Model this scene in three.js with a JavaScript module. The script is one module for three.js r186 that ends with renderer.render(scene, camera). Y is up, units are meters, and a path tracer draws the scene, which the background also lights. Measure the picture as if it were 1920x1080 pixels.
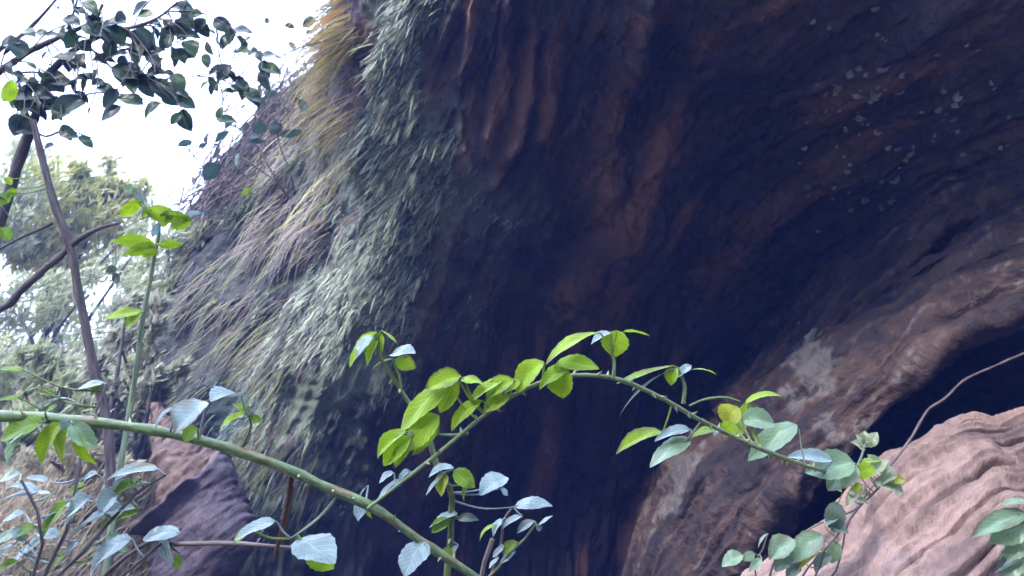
import * as THREE from 'three';
import { mergeGeometries } from 'three/addons/utils/BufferGeometryUtils.js';

// ---------------------------------------------------------------- camera, sky, sun, exposure
const EYE = new THREE.Vector3(0, 1.5, 0), PITCH = THREE.MathUtils.degToRad(10), FOV = 42;
const scene = new THREE.Scene();
const camera = new THREE.PerspectiveCamera(FOV, 16 / 9, 0.05, 400);
camera.position.copy(EYE); camera.rotation.x = PITCH;
camera.focus = 1.35; camera.userData.fStop = 8;
const EXPOSURE = 4.4;
{
  const W = 256, H = 128, data = new Float32Array(W * H * 4);
  for (let j = 0; j < H; j++) for (let i = 0; i < W; i++) {
    const el = (j + 0.5) / H * Math.PI - Math.PI / 2, k = (j * W + i) * 4;     // row 0 is straight down
    const t = Math.max(0, Math.sin(el)), az = i / W * Math.PI * 2;
    const cloud = 0.06 * Math.sin(az * 3 + el * 4) + 0.05 * Math.sin(az * 7 - el * 9 + 1);
    const up = el > -0.05 ? 1 : 0.25;
    const lum = up * (0.85 + 1.5 * t) * (1 + cloud);                          // overcast: brighter towards the zenith
    data[k] = 0.87 * lum; data[k + 1] = 1.0 * lum; data[k + 2] = 1.28 * lum; data[k + 3] = 1;
  }
  const sky = new THREE.DataTexture(data, W, H, THREE.RGBAFormat, THREE.FloatType);
  sky.mapping = THREE.EquirectangularReflectionMapping; sky.magFilter = sky.minFilter = THREE.LinearFilter; sky.needsUpdate = true;
  scene.background = sky; scene.environment = sky;
}
const sun = new THREE.DirectionalLight(0xfff0dc, 1.5);
sun.position.set(-7, 11, 5); sun.target.position.set(0, 1, -4); scene.add(sun, sun.target);
sun.castShadow = true; sun.shadow.radius = 24; sun.shadow.mapSize.set(2048, 2048);
Object.assign(sun.shadow.camera, { left: -14, right: 14, top: 14, bottom: -14, near: 0.5, far: 60 });
scene.fog = new THREE.FogExp2(new THREE.Color(0.10, 0.22, 1.0), 0.009);  // blue haze added to tint the dark rock navy
const renderer = new THREE.WebGLRenderer();
renderer.toneMapping = THREE.LinearToneMapping; renderer.toneMappingExposure = EXPOSURE; renderer.shadowMap.enabled = true;

// ---------------------------------------------------------------- helpers
const V = (x, y, z) => new THREE.Vector3(x, y, z);
const TAN = Math.tan(THREE.MathUtils.degToRad(FOV / 2)), CP = Math.cos(PITCH), SP = Math.sin(PITCH);
function at(px, py, d) {                                                     // a point of the place, d metres ahead
  const x = (px - 960) / 540 * TAN * d, y = (540 - py) / 540 * TAN * d;
  return V(EYE.x + x, EYE.y + y * CP + d * SP, EYE.z - d * CP + y * SP);
}
function rng(seed) { let a = seed >>> 0; return () => { a = (a + 0x6D2B79F5) | 0; let t = Math.imul(a ^ (a >>> 15), 1 | a); t = (t + Math.imul(t ^ (t >>> 7), 61 | t)) ^ t; return ((t ^ (t >>> 14)) >>> 0) / 4294967296; }; }
const hash = (i, j, k) => { let h = Math.imul(i, 374761393) ^ Math.imul(j, 668265263) ^ Math.imul(k, 2147483647 - 1274126177); h = Math.imul(h ^ (h >>> 13), 1274126177); return ((h ^ (h >>> 16)) >>> 0) / 4294967296; };
function noise(x, y, z) {                                                    // value noise, -1 to 1
  const i = Math.floor(x), j = Math.floor(y), k = Math.floor(z); x -= i; y -= j; z -= k;
  const u = x * x * (3 - 2 * x), v = y * y * (3 - 2 * y), w = z * z * (3 - 2 * z), l = (a, b, t) => a + (b - a) * t;
  return 2 * l(l(l(hash(i, j, k), hash(i + 1, j, k), u), l(hash(i, j + 1, k), hash(i + 1, j + 1, k), u), v),
    l(l(hash(i, j, k + 1), hash(i + 1, j, k + 1), u), l(hash(i, j + 1, k + 1), hash(i + 1, j + 1, k + 1), u), v), w) - 1;
}
function fbm(x, y, z, o = 4) { let s = 0, a = 0.5; for (let n = 0; n < o; n++) { s += a * noise(x, y, z); x = x * 2.03 + 7.1; y = y * 2.03 + 3.7; z = z * 2.03 + 1.3; a *= 0.5; } return s; }
const ridge = (x, y, z, o) => 1 - 2 * Math.abs(fbm(x, y, z, o));
const clamp = (x, a = 0, b = 1) => Math.min(b, Math.max(a, x)), sstep = (a, b, x) => { const t = clamp((x - a) / (b - a)); return t * t * (3 - 2 * t); };
const mixc = (a, b, t) => [a[0] + (b[0] - a[0]) * t, a[1] + (b[1] - a[1]) * t, a[2] + (b[2] - a[2]) * t];
const taken = {};
function numbered(name) { const n = taken[name] = (taken[name] ?? -1) + 1; return n ? `${name}_${String(n).padStart(3, '0')}` : name; }
function tag(o, label, category, group, kind) { o.name = numbered(o.name); if (!o.parent) scene.add(o); Object.assign(o.userData, { label, category }, group && { group }, kind && { kind }); return o; }
function thing(name, label, category, group) { const g = new THREE.Group(); g.name = name; return tag(g, label, category, group); }
function mesh(name, geometry, material, parent) { const m = new THREE.Mesh(geometry, material); m.name = name; m.castShadow = m.receiveShadow = true; parent?.add(m); return m; }
function geo(pos, idx, col, uv, nor) {
  const g = new THREE.BufferGeometry();
  g.setAttribute('position', new THREE.Float32BufferAttribute(pos, 3));
  if (col) g.setAttribute('color', new THREE.Float32BufferAttribute(col, 3));
  if (uv) g.setAttribute('uv', new THREE.Float32BufferAttribute(uv, 2));
  g.setIndex(idx);
  if (nor) g.setAttribute('normal', new THREE.Float32BufferAttribute(nor, 3)); else g.computeVertexNormals();
  return g;
}
// a tapered, slightly knobbly tube through points with radii
function tubeGeo(pts, radii, seg = 24, sides = 8, wob = 0.06, seed = 1) {
  const curve = new THREE.CatmullRomCurve3(pts, false, 'centripetal'), pos = [], idx = [], uv = [], r = rng(seed), L = curve.getLength();
  let n = V(0, 0, 1), prev = null;
  for (let i = 0; i <= seg; i++) {
    const t = i / seg, p = curve.getPointAt(t), tn = curve.getTangentAt(t);
    if (!prev) n = Math.abs(tn.y) > 0.9 ? V(1, 0, 0) : V(0, 1, 0);
    n = n.sub(tn.clone().multiplyScalar(n.dot(tn))).normalize(); prev = tn;
    const b = tn.clone().cross(n), f = t * (radii.length - 1), k = Math.min(radii.length - 2, Math.floor(f));
    const rad = (radii.length > 1 ? radii[k] + (radii[k + 1] - radii[k]) * (f - k) : radii[0]) * (1 + wob * (r() * 2 - 1));
    for (let j = 0; j < sides; j++) {
      const a = j / sides * Math.PI * 2, w = 1 + wob * 0.5 * (r() * 2 - 1);
      pos.push(...p.clone().addScaledVector(n, Math.cos(a) * rad * w).addScaledVector(b, Math.sin(a) * rad * w).toArray()); uv.push(j / sides, t * L);
      if (i < seg) { const a0 = i * sides + j, a1 = i * sides + (j + 1) % sides; idx.push(a0, a1, a0 + sides, a1, a1 + sides, a0 + sides); }
    }
  }
  for (const [row, flip] of [[0, 1], [seg, 0]]) {
    const c = pos.length / 3; pos.push(...curve.getPointAt(row / seg).toArray()); uv.push(0.5, row ? L : 0);
    for (let j = 0; j < sides; j++) { const a = row * sides + j, b = row * sides + (j + 1) % sides; flip ? idx.push(c, b, a) : idx.push(c, a, b); }
  }
  return geo(pos, idx, null, uv);
}
function paintGeo(g, c) { const n = g.attributes.position.count, a = new Float32Array(n * 3); for (let i = 0; i < n; i++) a.set(c, i * 3); g.setAttribute('color', new THREE.BufferAttribute(a, 3)); return g; }

// ---------------------------------------------------------------- procedural textures
function texture(size, fn, srgb = true) {
  const d = new Uint8Array(size * size * 4);
  for (let j = 0; j < size; j++) for (let i = 0; i < size; i++) { const c = fn(i / size, j / size), k = (j * size + i) * 4; d[k] = clamp(c[0]) * 255; d[k + 1] = clamp(c[1]) * 255; d[k + 2] = clamp(c[2]) * 255; d[k + 3] = 255; }
  const t = new THREE.DataTexture(d, size, size); t.wrapS = t.wrapT = THREE.RepeatWrapping; t.magFilter = THREE.LinearFilter; t.minFilter = THREE.LinearMipmapLinearFilter; t.generateMipmaps = true;
  if (srgb) t.colorSpace = THREE.SRGBColorSpace; t.needsUpdate = true; return t;
}
// leaf: midrib at u = 0.5, side veins; v runs from base to tip
const vein = (u, v) => { const s = Math.abs(u - 0.5) * 2, mid = Math.exp(-((s / 0.05) ** 2)), f = (v * 8 - s * 2.1) % 1, g = Math.abs((f + 1) % 1 - 0.5); return Math.max(mid, 0.75 * Math.exp(-((g / 0.07) ** 2))); };
const leafMap = texture(256, (u, v) => { const k = vein(u, v), n = 0.06 * fbm(u * 9, v * 9, 3, 3); return [0.86 + 0.14 * k + n, 0.88 + 0.12 * k + n, 0.84 + 0.16 * k + n]; });
const leafBump = texture(256, (u, v) => { const k = 0.6 - 0.5 * vein(u, v) + 0.15 * fbm(u * 16, v * 16, 8, 3); return [k, k, k]; }, false);
const caneMap = texture(512, (u, v) => { const n = fbm(u * 5, v * 34, 2, 4), k = 0.82 + 0.3 * fbm(u * 14, v * 120, 6, 3), red = sstep(0.12, 0.4, n); return [k * (0.92 + 0.12 * red), k * (0.98 - 0.14 * red), k * (0.9 - 0.08 * red)]; });
const barkMap = texture(256, (u, v) => { const k = 0.75 + 0.35 * fbm(u * 8, v * 24, 1, 4); return [k, k * 0.98, k * 0.96]; });
const grain = texture(512, (u, v) => { const k = 0.5 + 0.5 * fbm(u * 24, v * 24, 5, 4) + 0.25 * fbm(u * 90, v * 90, 2, 2); return [k, k, k]; }, false);

// ---------------------------------------------------------------- materials
const leafOpts = { vertexColors: true, map: leafMap, bumpMap: leafBump, bumpScale: 0.0012, side: THREE.DoubleSide, thickness: 0 };
const M = {
  rock: new THREE.MeshStandardMaterial({ vertexColors: true, roughness: 0.78, bumpMap: grain, bumpScale: 0.012 }),
  boulder: new THREE.MeshStandardMaterial({ vertexColors: true, roughness: 0.9, bumpMap: grain, bumpScale: 0.006 }),
  soil: new THREE.MeshStandardMaterial({ vertexColors: true, roughness: 0.95 }),
  leaf: new THREE.MeshPhysicalMaterial({ ...leafOpts, roughness: 0.92, transmission: 0.5, clearcoat: 1, clearcoatRoughness: 0.25 }),
  youngLeaf: new THREE.MeshPhysicalMaterial({ ...leafOpts, roughness: 0.92, transmission: 0.55, specularIntensity: 0.5, clearcoat: 0.12, clearcoatRoughness: 0.35 }),
  treeLeaf: new THREE.MeshPhysicalMaterial({ ...leafOpts, roughness: 0.9, transmission: 0.3, clearcoat: 0.5, clearcoatRoughness: 0.3 }),
  crown: new THREE.MeshPhysicalMaterial({ vertexColors: true, side: THREE.DoubleSide, roughness: 0.95, transmission: 0.5, thickness: 0 }),
  straw: new THREE.MeshPhysicalMaterial({ vertexColors: true, side: THREE.DoubleSide, roughness: 0.95, transmission: 0.2, thickness: 0 }),
  moss: new THREE.MeshStandardMaterial({ roughness: 0.95, side: THREE.DoubleSide }),
  cane: new THREE.MeshPhysicalMaterial({ color: new THREE.Color(0.25, 0.31, 0.16), map: caneMap, roughness: 0.5 }),
  caneDark: new THREE.MeshPhysicalMaterial({ color: new THREE.Color(0.16, 0.20, 0.09), map: caneMap, roughness: 0.55 }),
  paleStem: new THREE.MeshStandardMaterial({ color: new THREE.Color(0.30, 0.42, 0.26), map: barkMap, roughness: 0.6 }),
  prickle: new THREE.MeshStandardMaterial({ color: new THREE.Color(0.28, 0.30, 0.16), roughness: 0.5 }),
  bark: new THREE.MeshStandardMaterial({ color: new THREE.Color(0.20, 0.175, 0.19), map: barkMap, roughness: 0.85 }),
  deadTwig: new THREE.MeshStandardMaterial({ color: new THREE.Color(0.27, 0.22, 0.20), map: barkMap, roughness: 0.85 }),
  lichen: new THREE.MeshStandardMaterial({ color: new THREE.Color(0.30, 0.31, 0.28), roughness: 0.95, bumpMap: grain, bumpScale: 0.004 }),
  redTwig: new THREE.MeshStandardMaterial({ color: new THREE.Color(0.16, 0.07, 0.045), map: barkMap, roughness: 0.85 }),
};

// ---------------------------------------------------------------- ground
function groundH(x, z) {
  const bank = sstep(-1.65, -2.5, x) * sstep(0.5, -3.2, z) * 0.95, back = sstep(-4.0, -11, z) * 1.5 * sstep(-1.9, -3.2, x);
  const shadeHill = sstep(1.6, 12, z) * 16;                                     // unseen hill behind the viewer, added and raised to shade the rock
  return bank + back + shadeHill + sstep(-5, -18, x) * 1.0 + 0.10 * fbm(x * 0.8, 0.3, z * 0.8, 4) + 0.03 * fbm(x * 5, 2.3, z * 5, 3);
}
{
  const pos = [], idx = [], col = [], xs = [], zs = [];
  for (let i = 0; i <= 220; i++) { const t = i / 220 * 2 - 1; xs.push(-2 + Math.sign(t) * (Math.abs(t) * 7 + Math.abs(t) ** 5 * 45)); }
  for (let i = 0; i <= 220; i++) { const t = i / 220 * 2 - 1; zs.push(-4 + Math.sign(t) * (Math.abs(t) * 8 + Math.abs(t) ** 5 * 45)); }
  for (const z of zs) for (const x of xs) {
    pos.push(x, groundH(x, z), z);
    const n = fbm(x * 3, 1, z * 3, 4), f = fbm(x * 22, 4, z * 22, 3), m = clamp(0.5 + n * 1.2 + f * 0.6), c = mixc(mixc([0.15, 0.115, 0.085], [0.30, 0.245, 0.18], m), mixc([0.045, 0.036, 0.03], [0.09, 0.07, 0.055], m), sstep(-1.9, -1.4, x + n * 0.4));   // straw on the bank; unseen gully floor darkened to cut bounce light
    col.push(...mixc(mixc(c, [0.04, 0.055, 0.025], sstep(1.2, 3, z) * clamp(0.9 + n)), [0.11, 0.12, 0.05], sstep(0.15, 0.5, fbm(x * 1.6 + 9, 3, z * 1.6, 4)) * 0.6));  // unseen hill kept dark green so little light bounces off it
  }
  const N = xs.length;
  for (let j = 0; j + 1 < zs.length; j++) for (let i = 0; i + 1 < N; i++) { const a = j * N + i; idx.push(a, a + N, a + 1, a + 1, a + N, a + N + 1); }
  tag(mesh('ground', geo(pos, idx, col), M.soil), 'bare earth bank with leaf litter and straw', 'ground', null, 'structure');
}

// ---------------------------------------------------------------- lofted rock surfaces
// rows of control points [px, py, d], smoothly joined both ways
function loft(rows) {
  const R = rows.map(r => r.map(([px, py, d]) => ({ p: at(px, py, d), px, py })));
  const cr = (a, b, c, d, t) => 0.5 * (2 * b + (c - a) * t + (2 * a - 5 * b + 4 * c - d) * t * t + (3 * b - a - 3 * c + d) * t * t * t);
  const get = (arr, i) => arr[clamp(i, 0, arr.length - 1)];
  const q = (o, k) => k < 3 ? o.p.getComponent(k) : k === 3 ? o.px : o.py;
  return (s, t) => {                                                         // s across, t down, 0 to 1
    const u = s * (R[0].length - 1), v = t * (R.length - 1), i = Math.min(R[0].length - 2, Math.floor(u)), j = Math.min(R.length - 2, Math.floor(v)), out = [];
    for (let k = 0; k < 5; k++) {
      const line = m => { const r = get(R, m); return cr(q(get(r, i - 1), k), q(get(r, i), k), q(get(r, i + 1), k), q(get(r, i + 2), k), u - i); };
      out.push(cr(line(j - 1), line(j), line(j + 1), line(j + 2), v - j));
    }
    return out;
  };
}
function surface(base, disp, sign = 1) {                                     // displaced along the surface's own normal
  const e = 0.002;
  const nrm = (s, t) => { const a = base(Math.min(1, s + e), t), b = base(Math.max(0, s - e), t), c = base(s, Math.min(1, t + e)), d = base(s, Math.max(0, t - e));
    return V(a[0] - b[0], a[1] - b[1], a[2] - b[2]).cross(V(c[0] - d[0], c[1] - d[1], c[2] - d[2])).normalize().multiplyScalar(sign); };
  return (s, t) => { const b = base(s, t), n = nrm(s, t), h = disp(b, s, t, n); return { p: V(b[0] + n.x * h, b[1] + n.y * h, b[2] + n.z * h), n, px: b[3], py: b[4], h }; };
}
function surfaceGeo(surf, NU, NV, colour, flip) {
  const pos = [], col = [], uv = [], idx = [];
  for (let j = 0; j <= NV; j++) for (let i = 0; i <= NU; i++) {
    const s = i / NU, t = j / NV, o = surf(s, t); pos.push(o.p.x, o.p.y, o.p.z); col.push(...colour(o, s, t)); uv.push(s * 9, t * 7);
    if (i < NU && j < NV) { const a = j * (NU + 1) + i, b = a + NU + 1; flip ? idx.push(a, a + 1, b, a + 1, b + 1, b) : idx.push(a, b, a + 1, a + 1, b, b + 1); }
  }
  return geo(pos, idx, col, uv);
}
const segDist = (x, y, line) => { let best = 1e9; for (let k = 0; k + 1 < line.length; k++) { const [ax, ay] = line[k], [bx, by] = line[k + 1], dx = bx - ax, dy = by - ay, t = clamp(((x - ax) * dx + (y - ay) * dy) / (dx * dx + dy * dy)); best = Math.min(best, Math.hypot(x - ax - dx * t, y - ay - dy * t)); } return best; };

// bedding of the rock, in the surface's own metres: u along, v down; it climbs to the right, steeper towards the left
function strata(s, t, px) {
  const u = s * 6.8, v = t * 6.5, th = 0.72 + 0.42 * sstep(1450, 850, px), c = Math.cos(th), k = Math.sin(th);
  return [u * c - v * k, u * k + v * c];
}
const cliffRows = [
  [-2600, [[1300, 14], [1150, 11.5], [1080, 10], [1050, 8], [1050, 6], [1080, 3.9], [1150, 2.9], [1280, 2.5], [1450, 2.4], [1680, 2.4], [1950, 2.4], [2500, 2.2], [3600, 1.9]]],
  [-1500, [[1080, 12.5], [900, 10.4], [880, 9], [860, 7], [910, 5.2], [1000, 3.3], [1110, 2.4], [1270, 2.15], [1450, 2.1], [1680, 2.2], [1950, 2.3], [2500, 2.1], [3600, 1.8]]],  // unseen lip brought forward to keep sky light off the wall
  [-700, [[900, 11], [745, 9.2], [752, 7.8], [765, 6.0], [850, 4.5], [960, 3.4], [1080, 2.75], [1250, 2.5], [1450, 2.45], [1680, 2.45], [1950, 2.4], [2500, 2.1], [3600, 1.7]]],
  [-200, [[820, 9.5], [688, 7.6], [696, 6.4], [706, 4.9], [820, 4.2], [950, 3.7], [1080, 3.5], [1250, 3.4], [1450, 3.2], [1680, 3.0], [1950, 2.8], [2500, 2.4], [3600, 1.9]]],
  [0, [[780, 9], [672, 7.0], [685, 5.8], [696, 4.5], [810, 4.2], [940, 4.0], [1080, 4.0], [1250, 3.95], [1450, 3.8], [1680, 3.5], [1950, 3.1], [2500, 2.6], [3600, 2.0]]],
  [150, [[720, 9], [585, 7.1], [650, 6.1], [694, 4.7], [800, 4.5], [930, 4.5], [1080, 4.6], [1250, 4.65], [1450, 4.5], [1680, 4.1], [1950, 3.6], [2500, 2.9], [3600, 2.1]]],
  [300, [[620, 9], [430, 7.0], [575, 6.1], [688, 5.0], [790, 4.8], [930, 4.9], [1080, 5.05], [1250, 5.2], [1450, 5.1], [1680, 4.6], [1950, 4.0], [2500, 3.1], [3600, 2.2]]],
  [450, [[540, 8.5], [350, 6.6], [515, 5.8], [670, 5.1], [780, 5.0], [920, 5.2], [1080, 5.4], [1250, 5.65], [1450, 5.6], [1680, 5.0], [1950, 4.3], [2500, 3.3], [3600, 2.3]]],
  [600, [[520, 8], [335, 6.2], [480, 5.55], [640, 5.1], [770, 5.15], [910, 5.6], [1080, 5.9], [1250, 6.1], [1450, 6.0], [1680, 5.4], [1950, 4.6], [2500, 3.5], [3600, 2.4]]],
  [800, [[520, 7.5], [330, 5.8], [450, 5.3], [610, 5.3], [760, 5.6], [910, 6.2], [1080, 6.4], [1250, 6.5], [1450, 6.4], [1680, 5.8], [1950, 5.0], [2500, 3.8], [3600, 2.5]]],
  [1000, [[540, 7.2], [350, 5.5], [450, 5.2], [600, 5.4], [760, 5.9], [910, 6.4], [1080, 6.6], [1250, 6.7], [1450, 6.6], [1680, 6.1], [1950, 5.2], [2500, 4.0], [3600, 2.6]]],
  [1400, [[560, 7.2], [350, 5.4], [450, 5.2], [600, 5.5], [760, 6.0], [910, 6.5], [1080, 6.7], [1250, 6.8], [1450, 6.7], [1680, 6.2], [1950, 5.3], [2500, 4.1], [3600, 2.7]]],
].map(([py, c]) => c.map(([px, d]) => [px, py, d]));
const fins = [
  { line: [[1225, -120], [1200, 60], [1150, 190], [1112, 300], [1118, 372], [1150, 430], [1110, 500], [1075, 570]], w: 34, h: 0.17 },
  { line: [[1330, 40], [1290, 150], [1235, 260], [1195, 330], [1150, 420]], w: 26, h: 0.10 },
  { line: [[1010, -60], [985, 120], [950, 260], [920, 330]], w: 16, h: 0.09 },
  { line: [[960, -60], [940, 120], [905, 260]], w: 13, h: 0.08 },
  { line: [[900, -60], [880, 120], [862, 290]], w: 13, h: 0.07 },
  { line: [[1060, -60], [1030, 110], [1000, 220]], w: 14, h: 0.08 },
  { line: [[1850, 380], [1700, 470], [1560, 570], [1440, 690]], w: 30, h: 0.14 },
  { line: [[1010, 770], [1020, 850], [985, 930]], w: 26, h: 0.12 },
];
function cliffDisp(b, s, t) {
  const [al, ac] = strata(s, t, b[3]), p = b;
  let h = 0.26 * fbm(p[0] * 0.9 + 3, p[1] * 0.9, p[2] * 0.9, 3);
  const wob = 0.22 * fbm(al * 0.9, ac * 0.9, 2, 4), lay = (ac + wob) * 2.3, fl = Math.floor(lay), fr = lay - fl;
  h += 0.12 * (hash(fl, 3, 9) - 0.5) * sstep(0, 0.2, fr) * sstep(1, 0.8, fr) * (0.6 + fbm(al * 0.8, ac, 7, 3));   // beds of unequal hardness
  h += 0.06 * ridge(al * 0.8, ac * 3.2, 5, 4);
  h += 0.045 * ridge(al * 2.2 + 5, ac * 8, 9, 4) + 0.07 * fbm(p[0] * 3, p[1] * 3, p[2] * 3, 4) + 0.035 * Math.abs(fbm(p[0] * 11, p[1] * 11, p[2] * 11, 3)) + 0.018 * fbm(p[0] * 30, p[1] * 30, p[2] * 30, 2);
  for (const f of fins) { const d = segDist(b[3] + 30 * fbm(p[0] * 4, p[1] * 4, 1, 3), b[4], f.line) / f.w; if (d < 2) h += f.h * 0.95 * Math.exp(-d * d * 1.3) * (0.75 + 0.8 * fbm(p[0] * 6, p[1] * 6, p[2] * 6, 3)); }
  return h;
}
const cliffSurf = surface(loft(cliffRows), cliffDisp, -1);
// how mossy the rock is at a place on it
const mossLines = [[[735, -100], [740, 60], [750, 250], [745, 430], [690, 560], [600, 680], [520, 820]]];
function mossAt(px, py, p) {
  const d = segDist(px, py, mossLines[0]), n = fbm(p.x * 2.2, p.y * 2.2, p.z * 2.2, 4), m = fbm(p.x * 9, p.y * 9, p.z * 9, 3);
  const lush = 1.2 * Math.exp(-((d / 80) ** 2)) + 0.6 * Math.exp(-((d / 250) ** 2)) * sstep(120, 380, py);
  return clamp(lush * (1 + 1.3 * n + 1.1 * m) - 0.15) * (1 - sstep(722, 702, px) * sstep(260, 160, py));
}
function cliffColour(o, s, t) {
  const p = o.p, [al, ac] = strata(s, t, o.px);
  const n = fbm(p.x * 1.4, p.y * 1.4, p.z * 1.4, 4), st = fbm(al * 1.2, ac * 7, 2, 4), f = fbm(p.x * 26, p.y * 26, p.z * 26, 3);
  let fin = 0; for (const q of fins) fin = Math.max(fin, Math.exp(-((segDist(o.px, o.py, q.line) / q.w) ** 2)));
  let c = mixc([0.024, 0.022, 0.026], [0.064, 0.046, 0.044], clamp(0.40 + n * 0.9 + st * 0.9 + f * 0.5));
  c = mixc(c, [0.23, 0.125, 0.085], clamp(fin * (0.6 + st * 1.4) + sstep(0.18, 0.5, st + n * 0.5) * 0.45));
  c = mixc(c, [0.026, 0.031, 0.028], 0.9 * sstep(0.4, 0.6, sstep(780, 520, o.px) + n * 0.9 + f * 0.4));                 // shade painted as a dark grey-green tone over the sky-lit shoulder
  c = mixc(c, [0.20, 0.245, 0.185], mossAt(o.px, o.py, p) * 0.9);
  const k = 1 + 0.35 * f; return [c[0] * k, c[1] * k, c[2] * k];
}
const cliff = new THREE.Group(); cliff.name = 'cliff'; scene.add(cliff); Object.assign(cliff.userData, { label: 'dark overhanging rock cliff streaked with moss', category: 'cliff', kind: 'structure' });
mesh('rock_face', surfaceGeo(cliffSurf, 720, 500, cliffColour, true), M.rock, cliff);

// jutting beds at the right of the hollow
function bedDisp(k) { return (b, s, t) => { const al = s * 5, ac = t * 3 + 0.25 * fbm(s * 6, t * 3, k, 3); return 0.07 * fbm(b[0] * 2.2 + k, b[1] * 2.2, b[2] * 2.2, 3) + 0.07 * ridge(al * 0.8, ac * 2.6, k, 4) + 0.045 * ridge(al * 2, ac * 9, k + 3, 4) + 0.03 * fbm(b[0] * 9, b[1] * 9, b[2] * 9, 3) + 0.014 * fbm(b[0] * 26, b[1] * 26, b[2] * 26, 2); }; }
const lichen = [[1540, 700, 46], [1500, 760, 26], [1560, 800, 18], [1290, 890, 26], [1270, 950, 20]];
function bedColour(o, s, t) {
  const p = o.p, al = s * 5, ac = t * 3 + 0.25 * fbm(s * 6, t * 3, 0, 3), st = fbm(al * 1.3, ac * 9, 4, 4), f = fbm(p.x * 28, p.y * 28, p.z * 28, 3), n = fbm(p.x * 3, p.y * 3, p.z * 3, 3);
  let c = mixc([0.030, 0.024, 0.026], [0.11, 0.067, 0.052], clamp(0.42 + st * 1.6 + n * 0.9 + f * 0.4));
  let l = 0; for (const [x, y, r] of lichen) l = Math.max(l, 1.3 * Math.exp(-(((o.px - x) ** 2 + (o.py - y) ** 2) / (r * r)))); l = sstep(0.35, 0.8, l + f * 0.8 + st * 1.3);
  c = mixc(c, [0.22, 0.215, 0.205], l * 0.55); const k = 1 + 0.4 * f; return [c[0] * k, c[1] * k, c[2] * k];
}
function bed(name, edge, k) {                                                // edge: [lower px, py, d, upper px, py, back]
  const rows = [
    edge.map(([x, y, d, ux, uy, e]) => [ux - 10, uy - 30, d + e + 1.4]),
    edge.map(([x, y, d, ux, uy, e]) => [ux, uy, d + e]),
    edge.map(([x, y, d, ux, uy, e]) => [ux * 0.62 + x * 0.38, uy * 0.62 + y * 0.38, d + e * 0.42]),
    edge.map(([x, y, d, ux, uy, e]) => [ux * 0.25 + x * 0.75, uy * 0.25 + y * 0.75, d + e * 0.08]),
    edge.map(([x, y, d]) => [x, y, d]),
    edge.map(([x, y, d]) => [x - 8, y - 12, d + 0.35]),
    edge.map(([x, y, d]) => [x - 20, y - 34, d + 1.6]),
    edge.map(([x, y, d]) => [x - 30, y - 60, d + 3.2]),
  ];
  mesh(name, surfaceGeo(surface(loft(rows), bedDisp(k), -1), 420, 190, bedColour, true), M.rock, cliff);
}
bed('rock_ledge', [[1270, 1330, 4.5, 1190, 1140, 0.7], [1330, 1160, 4.35, 1225, 1000, 0.7], [1410, 1030, 4.2, 1290, 880, 0.7], [1480, 920, 4.05, 1400, 790, 0.7], [1600, 800, 3.9, 1520, 690, 0.65], [1750, 660, 3.7, 1670, 585, 0.6], [1920, 578, 3.5, 1850, 475, 0.55], [2150, 470, 3.1, 2070, 350, 0.5], [2600, 330, 2.6, 2500, 180, 0.5]], 0);
bed('rock_ledge', [[1420, 800, 4.75, 1395, 765, 0.4], [1560, 690, 4.5, 1535, 650, 0.4], [1660, 612, 4.25, 1640, 572, 0.4], [1770, 548, 4.0, 1745, 508, 0.4], [1905, 458, 3.75, 1880, 415, 0.4], [2150, 330, 3.3, 2120, 290, 0.4], [2600, 170, 2.8, 2560, 120, 0.4]], 4);
bed('rock_ledge', [[1380, 830, 5.2, 1350, 770, 0.5], [1480, 722, 4.95, 1450, 650, 0.5], [1560, 638, 4.75, 1520, 560, 0.5], [1740, 458, 4.3, 1700, 395, 0.5], [1880, 376, 4.0, 1840, 320, 0.5], [2150, 240, 3.4, 2100, 180, 0.5], [2600, 60, 2.9, 2550, -20, 0.5]], 9);

function onRock(px, py, group) {                                             // where a sight line meets the rock
  const ray = new THREE.Raycaster(EYE, at(px, py, 1).sub(EYE).normalize(), 0, 30); scene.updateMatrixWorld(true); return ray.intersectObject(group, true)[0];
}
for (const [x, y, r] of [[1528, 632, 0.058], [1470, 605, 0.016], [1500, 606, 0.018], [1678, 576, 0.028], [1682, 632, 0.02], [1735, 424, 0.026], [1832, 472, 0.024], [1540, 540, 0.02], [1655, 395, 0.02], [1780, 365, 0.022], [1440, 745, 0.02], [1275, 630, 0.02]]) {
  const hit = onRock(x, y, cliff); if (!hit) continue;
  const g = new THREE.SphereGeometry(r, 18, 12), q = g.attributes.position, n = hit.face.normal.clone().lerp(V(-0.2, 0.3, 1).normalize(), 0.5).normalize(), turn = new THREE.Quaternion().setFromUnitVectors(V(0, 0, 1), n), w = V(0, 0, 0);
  for (let i = 0; i < q.count; i++) { w.fromBufferAttribute(q, i); const k = 1 + 0.7 * fbm(w.x / r * 1.7 + x, w.y / r * 1.7, w.z / r + y, 3); w.set(w.x * k, w.y * k, w.z * k * 0.22).applyQuaternion(turn).add(hit.point); q.setXYZ(i, w.x, w.y, w.z); }
  g.computeVertexNormals(); mesh('lichen_patch', g, M.lichen, cliff);
}
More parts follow.
